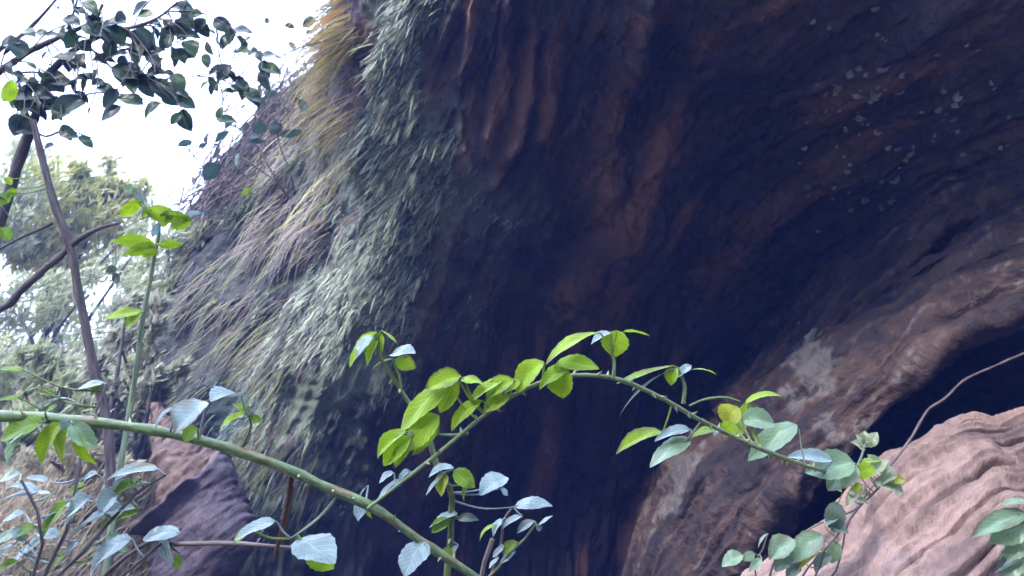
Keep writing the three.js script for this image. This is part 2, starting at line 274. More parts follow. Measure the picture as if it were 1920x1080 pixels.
// ---------------------------------------------------------------- boulder
{
  const top = [[1230, 1260, 2.15], [1375, 1140, 2.2], [1440, 1082, 2.25], [1510, 1046, 2.3], [1590, 995, 2.4], [1640, 930, 2.45], [1700, 872, 2.5], [1770, 815, 2.55], [1815, 785, 2.6], [1865, 788, 2.62], [1925, 765, 2.68], [2100, 720, 2.7], [2400, 690, 2.5], [2750, 760, 2.2]];
  const floor = (px, d) => { const p = at(px, 540, d); const y = groundH(p.x, p.z) - 0.1; const py = 540 - ((y - EYE.y - d * SP) / CP) / (TAN * d) * 540; return [px, py, d]; };
  const rows = [
    top.map(([x, y, d]) => floor(x + 60, d + 0.75)), top.map(([x, y, d]) => [x + 25, y + 70, d + 0.5]), top.map(([x, y, d]) => [x, y + 4, d + 0.12]),
    top.map(([x, y, d]) => [x + 15, y + 26, d - 0.07]), top.map(([x, y, d]) => [x + 60, y + 150, d - 0.35]), top.map(([x, y, d]) => [x + 80, y + 330, d - 0.62]), top.map(([x, y, d]) => floor(x + 60, d - 0.85)),
  ];
  const bedding = (s, t) => [s * 2.2, t * 2.1 + 0.12 * s];   // along and across the beds, in metres over the stone
  const disp = (b, s, t) => { const [al, ac] = bedding(s, t), w = 0.05 * fbm(al * 1.3, ac * 2, 3, 4), lay = (ac + w) * 8, fr = lay - Math.floor(lay);
    const crack = Math.exp(-(((fr - 0.5) / 0.06) ** 2)) * sstep(-0.1, 0.2, fbm(al * 2.2, Math.floor(lay) * 3.7, 4, 3));
    return 0.12 * fbm(b[0] * 1.6, b[1] * 1.6, b[2] * 1.6, 3) + 0.03 * (hash(Math.floor(lay), 1, 1) - 0.5) * sstep(0, 0.15, fr) * sstep(1, 0.85, fr) + 0.016 * ridge(al * 1.1, ac * 6, 1, 4) + 0.012 * ridge(al * 3, ac * 18, 2, 4) + 0.014 * fbm(b[0] * 18, b[1] * 18, b[2] * 18, 3) - 0.05 * crack; };
  const colour = (o, s, t) => { const p = o.p, [al, ac] = bedding(s, t), st = fbm(al * 1.8, ac * 12, 3, 4), n = fbm(p.x * 3, p.y * 3, p.z * 3, 4), f = fbm(p.x * 40, p.y * 40, p.z * 40, 3);
    let c = mixc([0.19, 0.118, 0.09], [0.355, 0.232, 0.182], clamp(0.55 + st * 1.7 + n * 0.9 + f * 0.5)); c = mixc(c, [0.13, 0.095, 0.09], sstep(0.1, 0.4, -st + n * 0.4) * 0.65); const k = 1 + 0.25 * f; return [c[0] * k, c[1] * k, c[2] * k]; };
  const b = mesh('boulder', surfaceGeo(surface(loft(rows), disp, -1), 420, 260, colour, true), M.boulder);
  tag(b, 'large pinkish sandstone boulder with slanting cracks beside the dark hollow', 'boulder');
}
// ---------------------------------------------------------------- leaning slab, bottom left
{
  const edge = [[275, 755, 4.45, 330, 765], [276, 800, 4.35, 378, 800], [282, 850, 4.2, 412, 850], [290, 930, 4.1, 440, 935], [296, 1000, 4.0, 456, 995], [300, 1060, 3.95, 436, 1050], [295, 1130, 3.9, 400, 1120], [285, 1300, 3.8, 380, 1290]];
  const cols = [[0.35, 0.45], [0, 0.25], [0, 0.02], [0.33, -0.06], [0.7, -0.05], [1, 0.06], [1.02, 0.3], [0.7, 0.5]];
  const rows = edge.map(([x, y, d, x2, y2]) => cols.map(([f, e]) => [x + (x2 - x) * f, y + (y2 - y) * f, d + e]));
  const crack = [[290, 990], [335, 945], [362, 905]];
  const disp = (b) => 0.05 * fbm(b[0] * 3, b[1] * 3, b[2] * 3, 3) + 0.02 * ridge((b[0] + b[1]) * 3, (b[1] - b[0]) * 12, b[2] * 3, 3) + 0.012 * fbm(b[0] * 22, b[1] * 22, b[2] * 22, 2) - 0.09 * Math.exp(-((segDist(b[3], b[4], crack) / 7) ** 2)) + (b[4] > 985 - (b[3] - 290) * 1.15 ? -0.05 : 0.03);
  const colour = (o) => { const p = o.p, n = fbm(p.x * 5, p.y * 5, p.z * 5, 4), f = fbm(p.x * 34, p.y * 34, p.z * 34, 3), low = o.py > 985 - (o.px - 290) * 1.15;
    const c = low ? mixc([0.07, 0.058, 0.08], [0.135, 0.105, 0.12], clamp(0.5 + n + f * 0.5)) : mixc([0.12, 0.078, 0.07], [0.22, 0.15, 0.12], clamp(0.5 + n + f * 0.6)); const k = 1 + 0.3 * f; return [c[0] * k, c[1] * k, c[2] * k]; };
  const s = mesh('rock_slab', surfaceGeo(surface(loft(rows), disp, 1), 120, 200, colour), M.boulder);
  tag(s, 'cracked brown and purple rock slab leaning at the cliff foot', 'rock');
}

// ---------------------------------------------------------------- leaves and stems
// one leaf from base A to tip B; hint is roughly where its upper side points
function leafGeo(A, B, ratio, hint, seed, o = {}) {
  const r = rng(seed), dir = B.clone().sub(A), L = dir.length(); dir.normalize();
  const n = hint.clone().addScaledVector(V(r() - 0.5, r() - 0.5, r() - 0.5), o.loose ?? 0.5); n.addScaledVector(dir, -n.dot(dir)).normalize();
  const side = dir.clone().cross(n), W = L * ratio * 1.25 / 2, NU = 12, NV = 6, pos = [], uv = [], col = [], idx = [];
  const worn = r() < 0.22 ? 0.8 : 0, fold = o.fold ?? (0.05 + 0.5 * r()), droop = (o.droop ?? 0.16) * (0.2 + 1.7 * r()), ph = r() * 6, c = o.colour, wave = 0.05 + 0.05 * r(), twist = (r() - 0.5) * 0.7, teeth = o.teeth ?? 0.04;
  for (let i = 0; i <= NU; i++) {
    const t = i / NU, w = W * 2.75 * t ** 0.6 * (1 - t) ** 0.95 * (1 + ((i % 2) ? teeth : -teeth)) + (i === 0 ? L * 0.008 : 0), arch = L * droop * (0.25 - (t - 0.4) ** 2 * 1.9), tw = twist * (t - 0.3);
    for (let j = 0; j <= NV; j++) {
      const q = j / NV * 2 - 1, lift = Math.abs(q) * w * fold + wave * w * Math.sin(q * 2.2 + t * 9 + ph);
      const p = A.clone().addScaledVector(dir, L * (t + 0.05 * Math.abs(q) * Math.sin(Math.PI * t))).addScaledVector(side, q * w * Math.cos(tw)).addScaledVector(n, arch + lift + q * w * Math.sin(tw));
      pos.push(p.x, p.y, p.z); uv.push(0.5 + q * 0.5, t); const k = 1 + 0.2 * noise(t * 3 + ph, q * 2, seed), br = worn * sstep(0.25, 0.6, Math.max(t * t, Math.abs(q) ** 3) * 0.6 + 0.5 * noise(t * 5, q * 3 + ph, 4)); col.push(...mixc([c[0] * k, c[1] * k, c[2] * k], [0.20, 0.13, 0.06], br));
      if (i < NU && j < NV) { const a = i * (NV + 1) + j, b = a + NV + 1; idx.push(a, a + 1, b, a + 1, b + 1, b); }
    }
  }
  const g = geo(pos, idx, col, uv);
  if (o.stalk) {                                                             // its petiole, back to the stem
    const mid = A.clone().lerp(o.stalk, 0.5).addScaledVector(V(0, 1, 0), -A.distanceTo(o.stalk) * 0.08), start = pos.length / 3;
    const inside = A.clone().addScaledVector(dir, L * 0.1).addScaledVector(n, L * droop * (0.25 - 0.09 * 1.9));
    const s = paintGeo(tubeGeo([o.stalk, mid, A.clone().addScaledVector(n, L * droop * (0.25 - 0.16 * 1.9)), inside], [o.stalkR * 1.1, o.stalkR, o.stalkR * 0.8, o.stalkR * 0.5], 8, 5, 0.05, seed), [c[0] * 0.9 + 0.05, c[1] * 0.8 + 0.04, c[2] * 0.9 + 0.03]);
    return mergeGeometries([g, s]);
  }
  return g;
}
const UPV = V(0, 1, 0), BACK = V(0, 0, 1);
class Plant {
  constructor(name, label, category, group) { this.g = thing(name, label, category, group); this.points = []; this.n = 0; this.seed = Object.keys(taken).length * 131 + label.length * 17; }
  stem(name, pts, radii, material, o = {}) {
    const geometry = tubeGeo(pts, radii, o.seg ?? pts.length * 6, o.sides ?? 9, o.wob ?? 0.08, ++this.seed), m = mesh(name, geometry, material, this.g);
    const c = new THREE.CatmullRomCurve3(pts, false, 'centripetal'), N = Math.ceil(c.getLength() / 0.012);
    for (let i = 0; i <= N; i++) if (!o.bare) this.points.push(c.getPointAt(i / N));
    if (o.prickles) {
      const r = rng(this.seed + 5), cone = new THREE.ConeGeometry(0.0028, 0.011, 5); cone.translate(0, 0.005, 0); const parts = [];
      for (let i = 0; i < o.prickles; i++) {
        const t = 0.02 + 0.96 * (i + r() * 0.7) / o.prickles, p = c.getPointAt(t), tn = c.getTangentAt(t), f = t * (radii.length - 1), k = Math.min(radii.length - 2, Math.floor(f)), rad = radii[k] + (radii[k + 1] - radii[k]) * (f - k);
        let a = V(r() - 0.5, r() - 0.5, r() - 0.5); a.addScaledVector(tn, -a.dot(tn)).normalize();
        const d = a.clone().addScaledVector(tn, -0.35).normalize(), q = new THREE.Quaternion().setFromUnitVectors(UPV, d);
        parts.push(cone.clone().applyQuaternion(q).translate(p.x + a.x * rad * 0.85, p.y + a.y * rad * 0.85, p.z + a.z * rad * 0.85));
      }
      const pm = mesh('prickles', mergeGeometries(parts), M.prickle, m); pm.userData.kind = 'stuff';
    }
    return m;
  }
  near(p) { let b = null, d = 1e9; for (const q of this.points) { const e = q.distanceToSquared(p); if (e < d) { d = e; b = q; } } return b; }
  leaf(A, B, o = {}) {
    const s = this.near(A); this.n++;
    const far = s && s.distanceTo(A) > 0.004;
    return mesh('leaf', leafGeo(A, B, o.ratio ?? 0.55, o.hint ?? UPV, ++this.seed, { ...o, stalk: far ? s : null, stalkR: o.stalkR ?? 0.0016 }), o.material ?? M.leaf, this.g);
  }
}
// zoom frames used while measuring the photograph: origin and scale
const frame = (x0, y0, k) => (x, y) => [x0 + x / k, y0 + y / k];
const F1 = frame(0, 0, 2.7), F2 = frame(0, 380, 3.376), F3 = frame(0, 680, 2.7), F4 = frame(620, 580, 2.161), F5 = frame(1120, 600, 3.177), F6 = frame(1200, 640, 2.454);
const YOUNG = [0.44, 0.66, 0.012], GREEN = [0.25, 0.42, 0.02], SKY_SHEEN = [0.30, 0.43, 0.46], MINT = [0.30, 0.48, 0.27], TEAL = [0.07, 0.13, 0.10], YELLOW = [0.56, 0.60, 0.05];  // the bluish silver tone is sky reflection painted into the leaf colour
const TONE = { y: YOUNG, g: GREEN, s: SKY_SHEEN, m: MINT, t: TEAL, w: [0.48, 0.56, 0.32], l: YELLOW, d: [0.19, 0.28, 0.20] };
// list: [base x, base y, tip x, tip y, tone, tilt (0 flat, 1 facing the camera), width ratio, depth change base to tip]
function leaves(plant, F, depth, list, o = {}) {
  for (const [ax, ay, bx, by, tone = 'y', tilt = 0.5, ratio = 0.55, dz = 0] of list) {
    const [x0, y0] = F(ax, ay), [x1, y1] = F(bx, by), d = typeof depth === 'function' ? depth(x0, y0) : depth, c = TONE[tone];
    const hint = UPV.clone().multiplyScalar(1 - tilt * 0.75).addScaledVector(BACK, y0 < 560 ? -tilt : tilt * 0.85).add(V(-0.25, 0, 0));
    plant.leaf(at(x0, y0, d), at(x1, y1, d + dz), { colour: c, hint, ratio, material: 'ygl'.includes(tone) ? M.youngLeaf : M.leaf, ...o });
  }
}
const px = (list, d) => list.map(([x, y, e]) => at(x, y, e ?? d));
const foot = (x, z, k = 0.04) => V(x, groundH(x, z) - k, z);

// ---- thick cane across the lower left
{
  const P = new Plant('bramble_cane', 'thick pale green thorny bramble cane crossing the lower left, sloping down', 'bramble');
  const left = at(-420, 900, 1.0), right = at(1020, 1190, 1.22);
  P.stem('cane', [foot(left.x - 0.1, left.z), left, ...px([[-160, 800, 0.92], [0, 780, 0.92], [110, 786, 0.93], [250, 801, 0.95], [380, 827, 0.97], [520, 872, 1.0], [620, 917, 1.03], [700, 952, 1.05], [790, 1015, 1.08], [890, 1082, 1.12]]), right, foot(right.x + 0.12, right.z - 0.1)], [0.008, 0.0078, 0.0076, 0.0072, 0.0068, 0.0066, 0.0064, 0.0064, 0.006, 0.006], M.cane, { prickles: 120, seg: 160, sides: 10, wob: 0.14 });
  P.stem('stalk', px([F3(1210, 445), F3(1240, 400), F3(1270, 320), F3(1262, 270)].map(a => [...a, 0.985])), [0.0024, 0.002, 0.0014], M.caneDark);
  P.stem('stalk', px([[635, 928, 1.035], [600, 968, 1.02], [560, 1000, 1.0], [545, 1010, 1.0]]), [0.0022, 0.0018, 0.0012], M.paleStem);
  leaves(P, F3, 0.985, [[1250, 255, 1105, 332, 'y', 0.5, 0.34], [1262, 262, 1240, 205, 'g', 0.3, 0.5], [1268, 262, 1336, 186, 's', 0.25, 0.5], [1250, 262, 1180, 205, 'g', 0.4, 0.45], [1270, 275, 1325, 300, 'g', 0.6, 0.6], [1285, 258, 1232, 290, 's', 0.3, 0.6], [1205, 285, 1152, 332, 's', 0.4, 0.5], [1245, 235, 1290, 180, 's', 0.3, 0.7]]);
  leaves(P, F3, (x) => 0.90 + x * 0.00012, [[215, 300, -10, 385, 'g', 0.7, 0.5], [305, 300, 195, 512, 'y', 0.8, 0.45], [345, 320, 320, 535, 'y', 0.85, 0.48], [392, 350, 480, 520, 'y', 0.7, 0.42], [360, 300, 492, 432, 'm', 0.5, 0.45], [325, 280, 345, 345, 's', 0.4, 0.7], [150, 330, 30, 520, 'm', 0.6, 0.75], [1000, 330, 925, 395, 'g', 0.8, 0.7], [1040, 195, 880, 355, 's', 0.6, 0.62, -0.04], [885, 225, 775, 335, 's', 0.3, 0.3], [1218, 165, 1065, 192, 's', 0.35, 0.6, -0.05], [230, 250, 290, 215, 'g', 0.5, 0.5]]);
  leaves(P, F3, 1.0, [[1395, 800, 1180, 895, 's', 0.45, 0.42, -0.02], [1270, 850, 1178, 922, 'y', 0.6, 0.55], [1500, 895, 1700, 1000, 's', 0.45, 0.68, -0.03], [1560, 930, 1690, 1045, 'y', 0.7, 0.62]]);
  leaves(P, F4, 1.07, [[150, 712, 108, 790, 's', 0.4, 0.5], [118, 765, 112, 862, 's', 0.5, 0.5], [150, 770, 165, 855, 'g', 0.6, 0.4], [388, 942, 290, 1075, 's', 0.75, 0.85, -0.03]]);
}
// ---- arching cane with bright young leaves
const arch = (x) => 1.06 + 0.62 * sstep(1050, 1650, x);
{
  const P = new Plant('bramble_cane', 'arching thorny bramble cane with bright young leaves before the dark hollow', 'bramble');
  const pts = [[1660, 985, 2.85], [1615, 915, 2.15], [1560, 888, 1.72], [1490, 866, 1.5], [1400, 830, 1.36], [1310, 786, 1.27], [1230, 741, 1.18], [1150, 709, 1.11], [1070, 704, 1.08], [1000, 722, 1.06], [920, 770, 1.05], [800, 868, 1.04], [740, 914, 1.035], [690, 953, 1.03]];
  const root = at(1660, 985, 2.85);
  P.stem('cane', [foot(root.x + 0.05, root.z - 0.1), V(root.x + 0.03, root.y - 0.3, root.z - 0.05), ...px(pts)], [0.012, 0.0115, 0.0105, 0.0095, 0.008, 0.006, 0.0055, 0.0045, 0.004, 0.0032, 0.0024], M.cane, { prickles: 130, seg: 170, sides: 10, wob: 0.14 });
  P.stem('stalk', px([F5(95, 350), F5(100, 250), F5(85, 190)].map(a => [...a, 1.1])), [0.003, 0.0026, 0.002], M.cane);
  P.stem('stalk', px([F5(512, 500), F5(520, 400), F5(500, 330), F5(480, 285)].map(a => [...a, 1.24])), [0.0036, 0.003, 0.0018], M.cane);
  P.stem('stalk', px([F5(548, 512), F5(640, 475), F5(760, 463), F5(852, 488)].map(a => [...a, 1.28])), [0.0022, 0.0026, 0.0026, 0.002], M.caneDark);
  P.stem('stalk', px([F5(632, 588), F5(570, 670), F5(512, 735)].map(a => [...a, 1.28])), [0.002, 0.0018, 0.0012], M.paleStem);
  P.stem('stalk', px([F5(1548, 880), F5(1575, 810), F5(1592, 745)].map(a => [...a, 1.7])), [0.004, 0.003, 0.002], M.paleStem);
  P.stem('stalk', px([F4(560, 505), F4(500, 510), F4(435, 508)].map(a => [...a, 1.05])), [0.003, 0.0026, 0.0016], M.caneDark);
  leaves(P, F4, 1.05, [[528, 268, 380, 322, 'y', 0.75, 0.5], [475, 305, 266, 492, 'y', 0.7, 0.34, 0.02], [512, 285, 440, 420, 'y', 0.8, 0.45], [525, 285, 628, 300, 'y', 0.7, 0.55], [700, 285, 562, 372, 'y', 0.6, 0.4], [742, 285, 620, 360, 'y', 0.8, 0.5], [690, 310, 632, 350, 's', 0.4, 0.6], [612, 368, 478, 486, 'y', 0.6, 0.3], [725, 345, 612, 415, 'y', 0.85, 0.55], [770, 285, 700, 340, 'y', 0.7, 0.5], [862, 210, 745, 335, 'y', 0.85, 0.5], [1090, 92, 862, 208, 'y', 0.4, 0.3, -0.02], [915, 218, 1090, 232, 'y', 0.7, 0.42], [935, 235, 940, 362, 'y', 0.85, 0.75], [965, 240, 838, 318, 'y', 0.7, 0.45], [437, 428, 300, 570, 'y', 0.8, 0.5], [437, 485, 328, 592, 'y', 0.8, 0.42], [305, 492, 178, 598, 'y', 0.6, 0.35], [325, 515, 212, 635, 'y', 0.8, 0.42], [335, 525, 255, 642, 'y', 0.8, 0.4], [290, 500, 255, 532, 's', 0.4, 0.6], [255, 662, 192, 705, 's', 0.35, 0.6], [275, 688, 188, 768, 's', 0.3, 0.3], [325, 655, 275, 715, 's', 0.45, 0.7], [150, 790, 105, 855, 's', 0.5, 0.5]]);
  leaves(P, F4, 1.1, [[1135, 95, 1052, 138, 's', 0.3, 0.5], [1160, 85, 1148, 195, 'y', 0.85, 0.85]]);
  leaves(P, F5, 1.11, [[150, 70, 315, 88, 'y', 0.2, 0.32]]);
  leaves(P, F5, 1.24, [[450, 272, 105, 378, 'g', 0.25, 0.2], [425, 300, 118, 548, 's', 0.15, 0.12], [470, 282, 432, 390, 'y', 0.85, 0.65], [560, 270, 465, 348, 's', 0.35, 0.45], [550, 296, 715, 312, 'y', 0.25, 0.34]]);
  leaves(P, F5, (x) => arch(x), [[880, 495, 1095, 430, 'y', 0.35, 0.26], [835, 515, 765, 632, 'l', 0.95, 0.95], [895, 495, 880, 630, 'y', 0.9, 0.55], [850, 600, 1065, 610, 'm', 0.75, 0.55], [810, 605, 755, 695, 'y', 0.8, 0.8], [880, 590, 830, 700, 'y', 0.8, 0.55], [1190, 622, 890, 828, 'm', 0.7, 0.33], [385, 662, 105, 775, 'y', 0.5, 0.28, -0.02], [555, 650, 335, 715, 's', 0.4, 0.34], [555, 705, 305, 860, 'm', 0.65, 0.36, -0.02], [710, 650, 555, 690, 'g', 0.5, 0.35], [720, 655, 690, 690, 's', 0.4, 0.7], [1400, 835, 1130, 810, 's', 0.5, 0.32], [1530, 850, 1235, 905, 'm', 0.75, 0.5], [1545, 865, 1365, 1005, 'm', 0.85, 0.65], [1650, 875, 1510, 935, 'y', 0.8, 0.5]]);
  leaves(P, F5, 1.72, [[1595, 770, 1515, 725, 'w', 0.6, 0.7], [1595, 745, 1590, 660, 'w', 0.6, 0.75], [1605, 755, 1668, 668, 'w', 0.6, 0.6], [1590, 750, 1545, 680, 'w', 0.7, 0.6]]);
}
// ---- young upright shoot behind the arch
{
  const P = new Plant('bramble_shoot', 'upright bramble shoot with leafy tip, left of the arching cane', 'bramble');
  const b = at(838, 1080, 1.18);
  P.stem('cane', [foot(b.x + 0.03, b.z + 0.06), V(b.x, b.y - 0.3, b.z + 0.02), b, ...px([F4(485, 940), F4(488, 830), F4(490, 740), F4(440, 660), F4(412, 570), F4(372, 440), F4(312, 372), F4(262, 290), F4(196, 182), F4(190, 120)].map(a => [...a, 1.18]))], [0.006, 0.006, 0.005, 0.005, 0.0055, 0.0055, 0.0058, 0.0055, 0.0045, 0.003], M.caneDark, { prickles: 40, seg: 90 });
  P.stem('stalk', px([F4(285, 320), F4(278, 270), F4(258, 225)].map(a => [...a, 1.18])), [0.003, 0.0025, 0.0016], M.cane);
  leaves(P, F4, 1.18, [[188, 92, 70, 232, 'y', 0.6, 0.42], [172, 105, 98, 188, 's', 0.5, 0.45, -0.02], [190, 115, 145, 232, 'y', 0.85, 0.42], [200, 95, 205, 180, 'y', 0.8, 0.5], [205, 85, 275, 140, 'y', 0.5, 0.3], [255, 200, 160, 240, 'y', 0.4, 0.22], [245, 182, 342, 175, 's', 0.5, 0.55, -0.03], [260, 205, 348, 235, 'y', 0.8, 0.6]]);
  leaves(P, F4, 1.17, [[500, 642, 392, 672, 's', 0.4, 0.4], [475, 652, 382, 752, 's', 0.3, 0.22], [468, 665, 440, 760, 'l', 0.85, 0.62], [498, 652, 585, 722, 'g', 0.7, 0.55], [570, 690, 532, 778, 'g', 0.6, 0.3], [715, 680, 602, 748, 's', 0.6, 0.6, -0.03], [690, 725, 718, 755, 's', 0.5, 0.6], [745, 798, 900, 785, 's', 0.5, 0.42], [512, 828, 395, 885, 's', 0.5, 0.4], [515, 850, 602, 850, 't', 0.5, 0.42], [485, 855, 405, 902, 'g', 0.7, 0.5], [518, 955, 482, 1010, 's', 0.4, 0.4], [478, 960, 470, 1030, 'g', 0.6, 0.6]]);
}
// ---- small sprig at the bottom centre
{
  const P = new Plant('bramble_sprig', 'small silvery leaved sprig at the bottom centre beside grey twig', 'bramble');
  const b = at(...F4(620, 1110), 1.3);
  P.stem('stem', [foot(b.x - 0.02, b.z + 0.05), V(b.x, b.y - 0.3, b.z), b, ...px([F4(655, 1075), F4(740, 970), F4(808, 910), F4(832, 868)].map(a => [...a, 1.3]))], [0.005, 0.0045, 0.0035, 0.0035, 0.003, 0.002], M.cane, { prickles: 16 });
  P.stem('stem', px([F4(650, 1080), F4(690, 950), F4(705, 850), F4(740, 800)].map(a => [...a, 1.31])), [0.003, 0.0026, 0.002], M.deadTwig);
  leaves(P, F4, 1.3, [[778, 838, 688, 888, 's', 0.4, 0.35], [695, 850, 650, 920, 's', 0.5, 0.55], [665, 872, 596, 934, 'y', 0.5, 0.32], [825, 858, 752, 905, 's', 0.45, 0.4], [835, 880, 900, 835, 's', 0.4, 0.4], [840, 870, 850, 900, 's', 0.6, 0.7], [755, 942, 690, 990, 'g', 0.6, 0.5], [748, 985, 682, 1032, 's', 0.5, 0.5], [702, 960, 655, 1005, 's', 0.4, 0.4], [680, 1010, 638, 1048, 's', 0.4, 0.45]]);
}
function twig(label, pts, radii, material, kind = 'dead twig') { const m = mesh('dead_twig', tubeGeo(pts, radii, pts.length * 8, 7, 0.14, label.length * 7), material); return tag(m, label, kind); }
{
  const b = at(...F4(606, 1090), 1.25); twig('short thick grey twig standing beside the silvery sprig', [foot(b.x, b.z), b, ...px([F4(632, 1000), F4(656, 930)].map(a => [...a, 1.25]))], [0.006, 0.005, 0.0045], M.deadTwig);
  twig('thin reddish dead twig hanging below the thick cane', px([F3(1475, 560), F3(1462, 700), F3(1440, 800), F3(1418, 880), F3(1395, 975)].map((a, i) => [...a, 1.02 + 0.003 * i])), [0.0035, 0.0045, 0.004, 0.0036, 0.0025], M.redTwig);
  const e = at(...F3(760, 905), 1.1); twig('pale grey twig lying level at the bottom left', [foot(e.x - 0.35, e.z - 0.1), V(e.x - 0.15, e.y - 0.15, e.z - 0.05), e, ...px([F3(890, 918), F3(1180, 915), F3(1400, 932), F3(1545, 942)].map(a => [...a, 1.06]))], [0.005, 0.004, 0.0036, 0.003], M.deadTwig);
}
// ---- broad leaved bush in the lower left corner
{
  const P = new Plant('bramble_bush', 'leafy bush of broad silvery blue leaves in the lower left corner', 'bush');
  const root = foot(-0.62, -1.0, 0.03);
  const s = (...l) => P.stem('stem', [root.clone().add(V(l[0][0] * 0.0001, 0, 0)), ...px(l)], [0.006, 0.005, 0.004, 0.003, 0.002], M.bark);
  s([60, 1160, 1.05], [180, 1010, 1.05], [250, 930, 1.06], [310, 890, 1.06]); s([40, 1150, 1.05], [80, 1020, 1.05], [60, 930, 1.04], [40, 900, 1.04]); s([100, 1180, 1.05], [230, 1080, 1.05], [300, 1020, 1.06], [340, 990, 1.08]); s([50, 1170, 1.05], [130, 980, 1.08], [150, 860, 1.1], [200, 720, 1.12]);
  leaves(P, F3, 1.06, [[805, 540, 525, 585, 's', 0.45, 0.24], [650, 565, 570, 650, 's', 0.5, 0.6], [705, 600, 560, 655, 'g', 0.6, 0.4], [745, 610, 645, 660, 's', 0.4, 0.45], [495, 560, 415, 605, 's', 0.4, 0.5], [255, 665, -10, 690, 's', 0.4, 0.26], [190, 645, 20, 625, 's', 0.3, 0.3], [610, 645, 495, 770, 's', 0.7, 0.65], [460, 680, 330, 815, 's', 0.7, 0.62], [700, 730, 325, 870, 's', 0.5, 0.22], [565, 785, 495, 850, 'g', 0.6, 0.5], [705, 755, 570, 810, 'g', 0.5, 0.4], [345, 700, 205, 890, 'g', 0.6, 0.4], [285, 755, 205, 815, 's', 0.5, 0.5], [60, 925, -15, 1000, 's', 0.4, 0.5], [215, 890, 85, 985, 's', 0.45, 0.45], [665, 890, 425, 1075, 's', 0.65, 0.48], [910, 860, 715, 885, 's', 0.45, 0.42], [830, 870, 870, 1035, 's', 0.7, 0.55], [915, 975, 885, 1050, 'g', 0.7, 0.6], [180, 830, 60, 890, 'g', 0.6, 0.5], [230, 990, 140, 1040, 'g', 0.6, 0.5], [130, 900, 60, 840, 's', 0.4, 0.5], [90, 1010, -20, 1050, 'g', 0.6, 0.45]]);
  leaves(P, F3, 1.1, [[420, 740, 300, 700, 's', 0.5, 0.5], [560, 700, 640, 780, 's', 0.6, 0.5], [300, 880, 180, 860, 's', 0.5, 0.5], [400, 900, 330, 1000, 's', 0.6, 0.5], [120, 760, 10, 800, 's', 0.5, 0.45], [560, 860, 640, 960, 'm', 0.6, 0.5], [80, 860, -20, 900, 'm', 0.6, 0.5], [150, 940, 60, 1010, 's', 0.5, 0.5], [330, 960, 260, 1060, 'g', 0.6, 0.5], [500, 960, 440, 1000, 'g', 0.6, 0.5], [430, 620, 340, 660, 'g', 0.5, 0.5], [240, 600, 130, 580, 's', 0.4, 0.4], [100, 560, -10, 600, 'm', 0.6, 0.5]]);
  leaves(P, F3, 1.12, [[525, 105, 375, 135, 's', 0.45, 0.4], [515, 125, 455, 165, 'g', 0.7, 0.6], [340, 180, 165, 228, 's', 0.4, 0.3], [115, 35, -10, 30, 'g', 0.5, 0.35], [105, 180, -10, 185, 'g', 0.5, 0.3], [190, 125, 85, 175, 'g', 0.5, 0.35], [270, 160, 200, 150, 'g', 0.5, 0.5]]);
}
// ---- sapling with pale stem at the mid left
{
  const P = new Plant('sapling', 'slender sapling with pale green stem and bright leaf tiers', 'sapling');
  const b = at(245, 760, 1.7);
  P.stem('stem', [foot(b.x - 0.05, b.z - 0.05), V(b.x - 0.02, b.y - 0.3, b.z), b, ...px([F2(870, 1000), F2(905, 730), F2(945, 520), F2(985, 300), F2(1000, 230), F2(1010, 120)].map(a => [...a, 1.7]))], [0.012, 0.011, 0.010, 0.008, 0.006, 0.004], M.paleStem);
  leaves(P, F2, 1.68, [[890, -10, 760, 90, 'y', 0.7, 0.4], [960, 40, 900, 100, 'y', 0.6, 0.5], [925, 60, 1120, 80, 'y', 0.75, 0.45], [1050, 60, 1030, 160, 'y', 0.8, 0.5], [1200, 90, 1080, 160, 'y', 0.8, 0.6], [1020, 70, 1220, 110, 'g', 0.6, 0.3], [980, 260, 715, 240, 'y', 0.7, 0.3], [975, 270, 790, 330, 'y', 0.75, 0.35], [985, 275, 905, 345, 'y', 0.8, 0.55], [1000, 270, 1160, 260, 'y', 0.6, 0.3], [900, 690, 630, 735, 'y', 0.7, 0.28], [900, 690, 775, 790, 'y', 0.85, 0.62], [830, -120, 800, -50, 'm', 0.6, 0.5], [850, -40, 940, -10, 's', 0.5, 0.4], [1180, 75, 1280, 60, 's', 0.3, 0.4], [1010, 130, 960, 220, 's', 0.4, 0.4]]);
  leaves(P, F2, 1.6, [[60, 170, 10, 250, 'g', 0.8, 0.7], [-20, -150, 70, -140, 'y', 0.7, 0.7], [130, 1040, -20, 1060, 'y', 0.7, 0.35]].slice(0, 0));
}
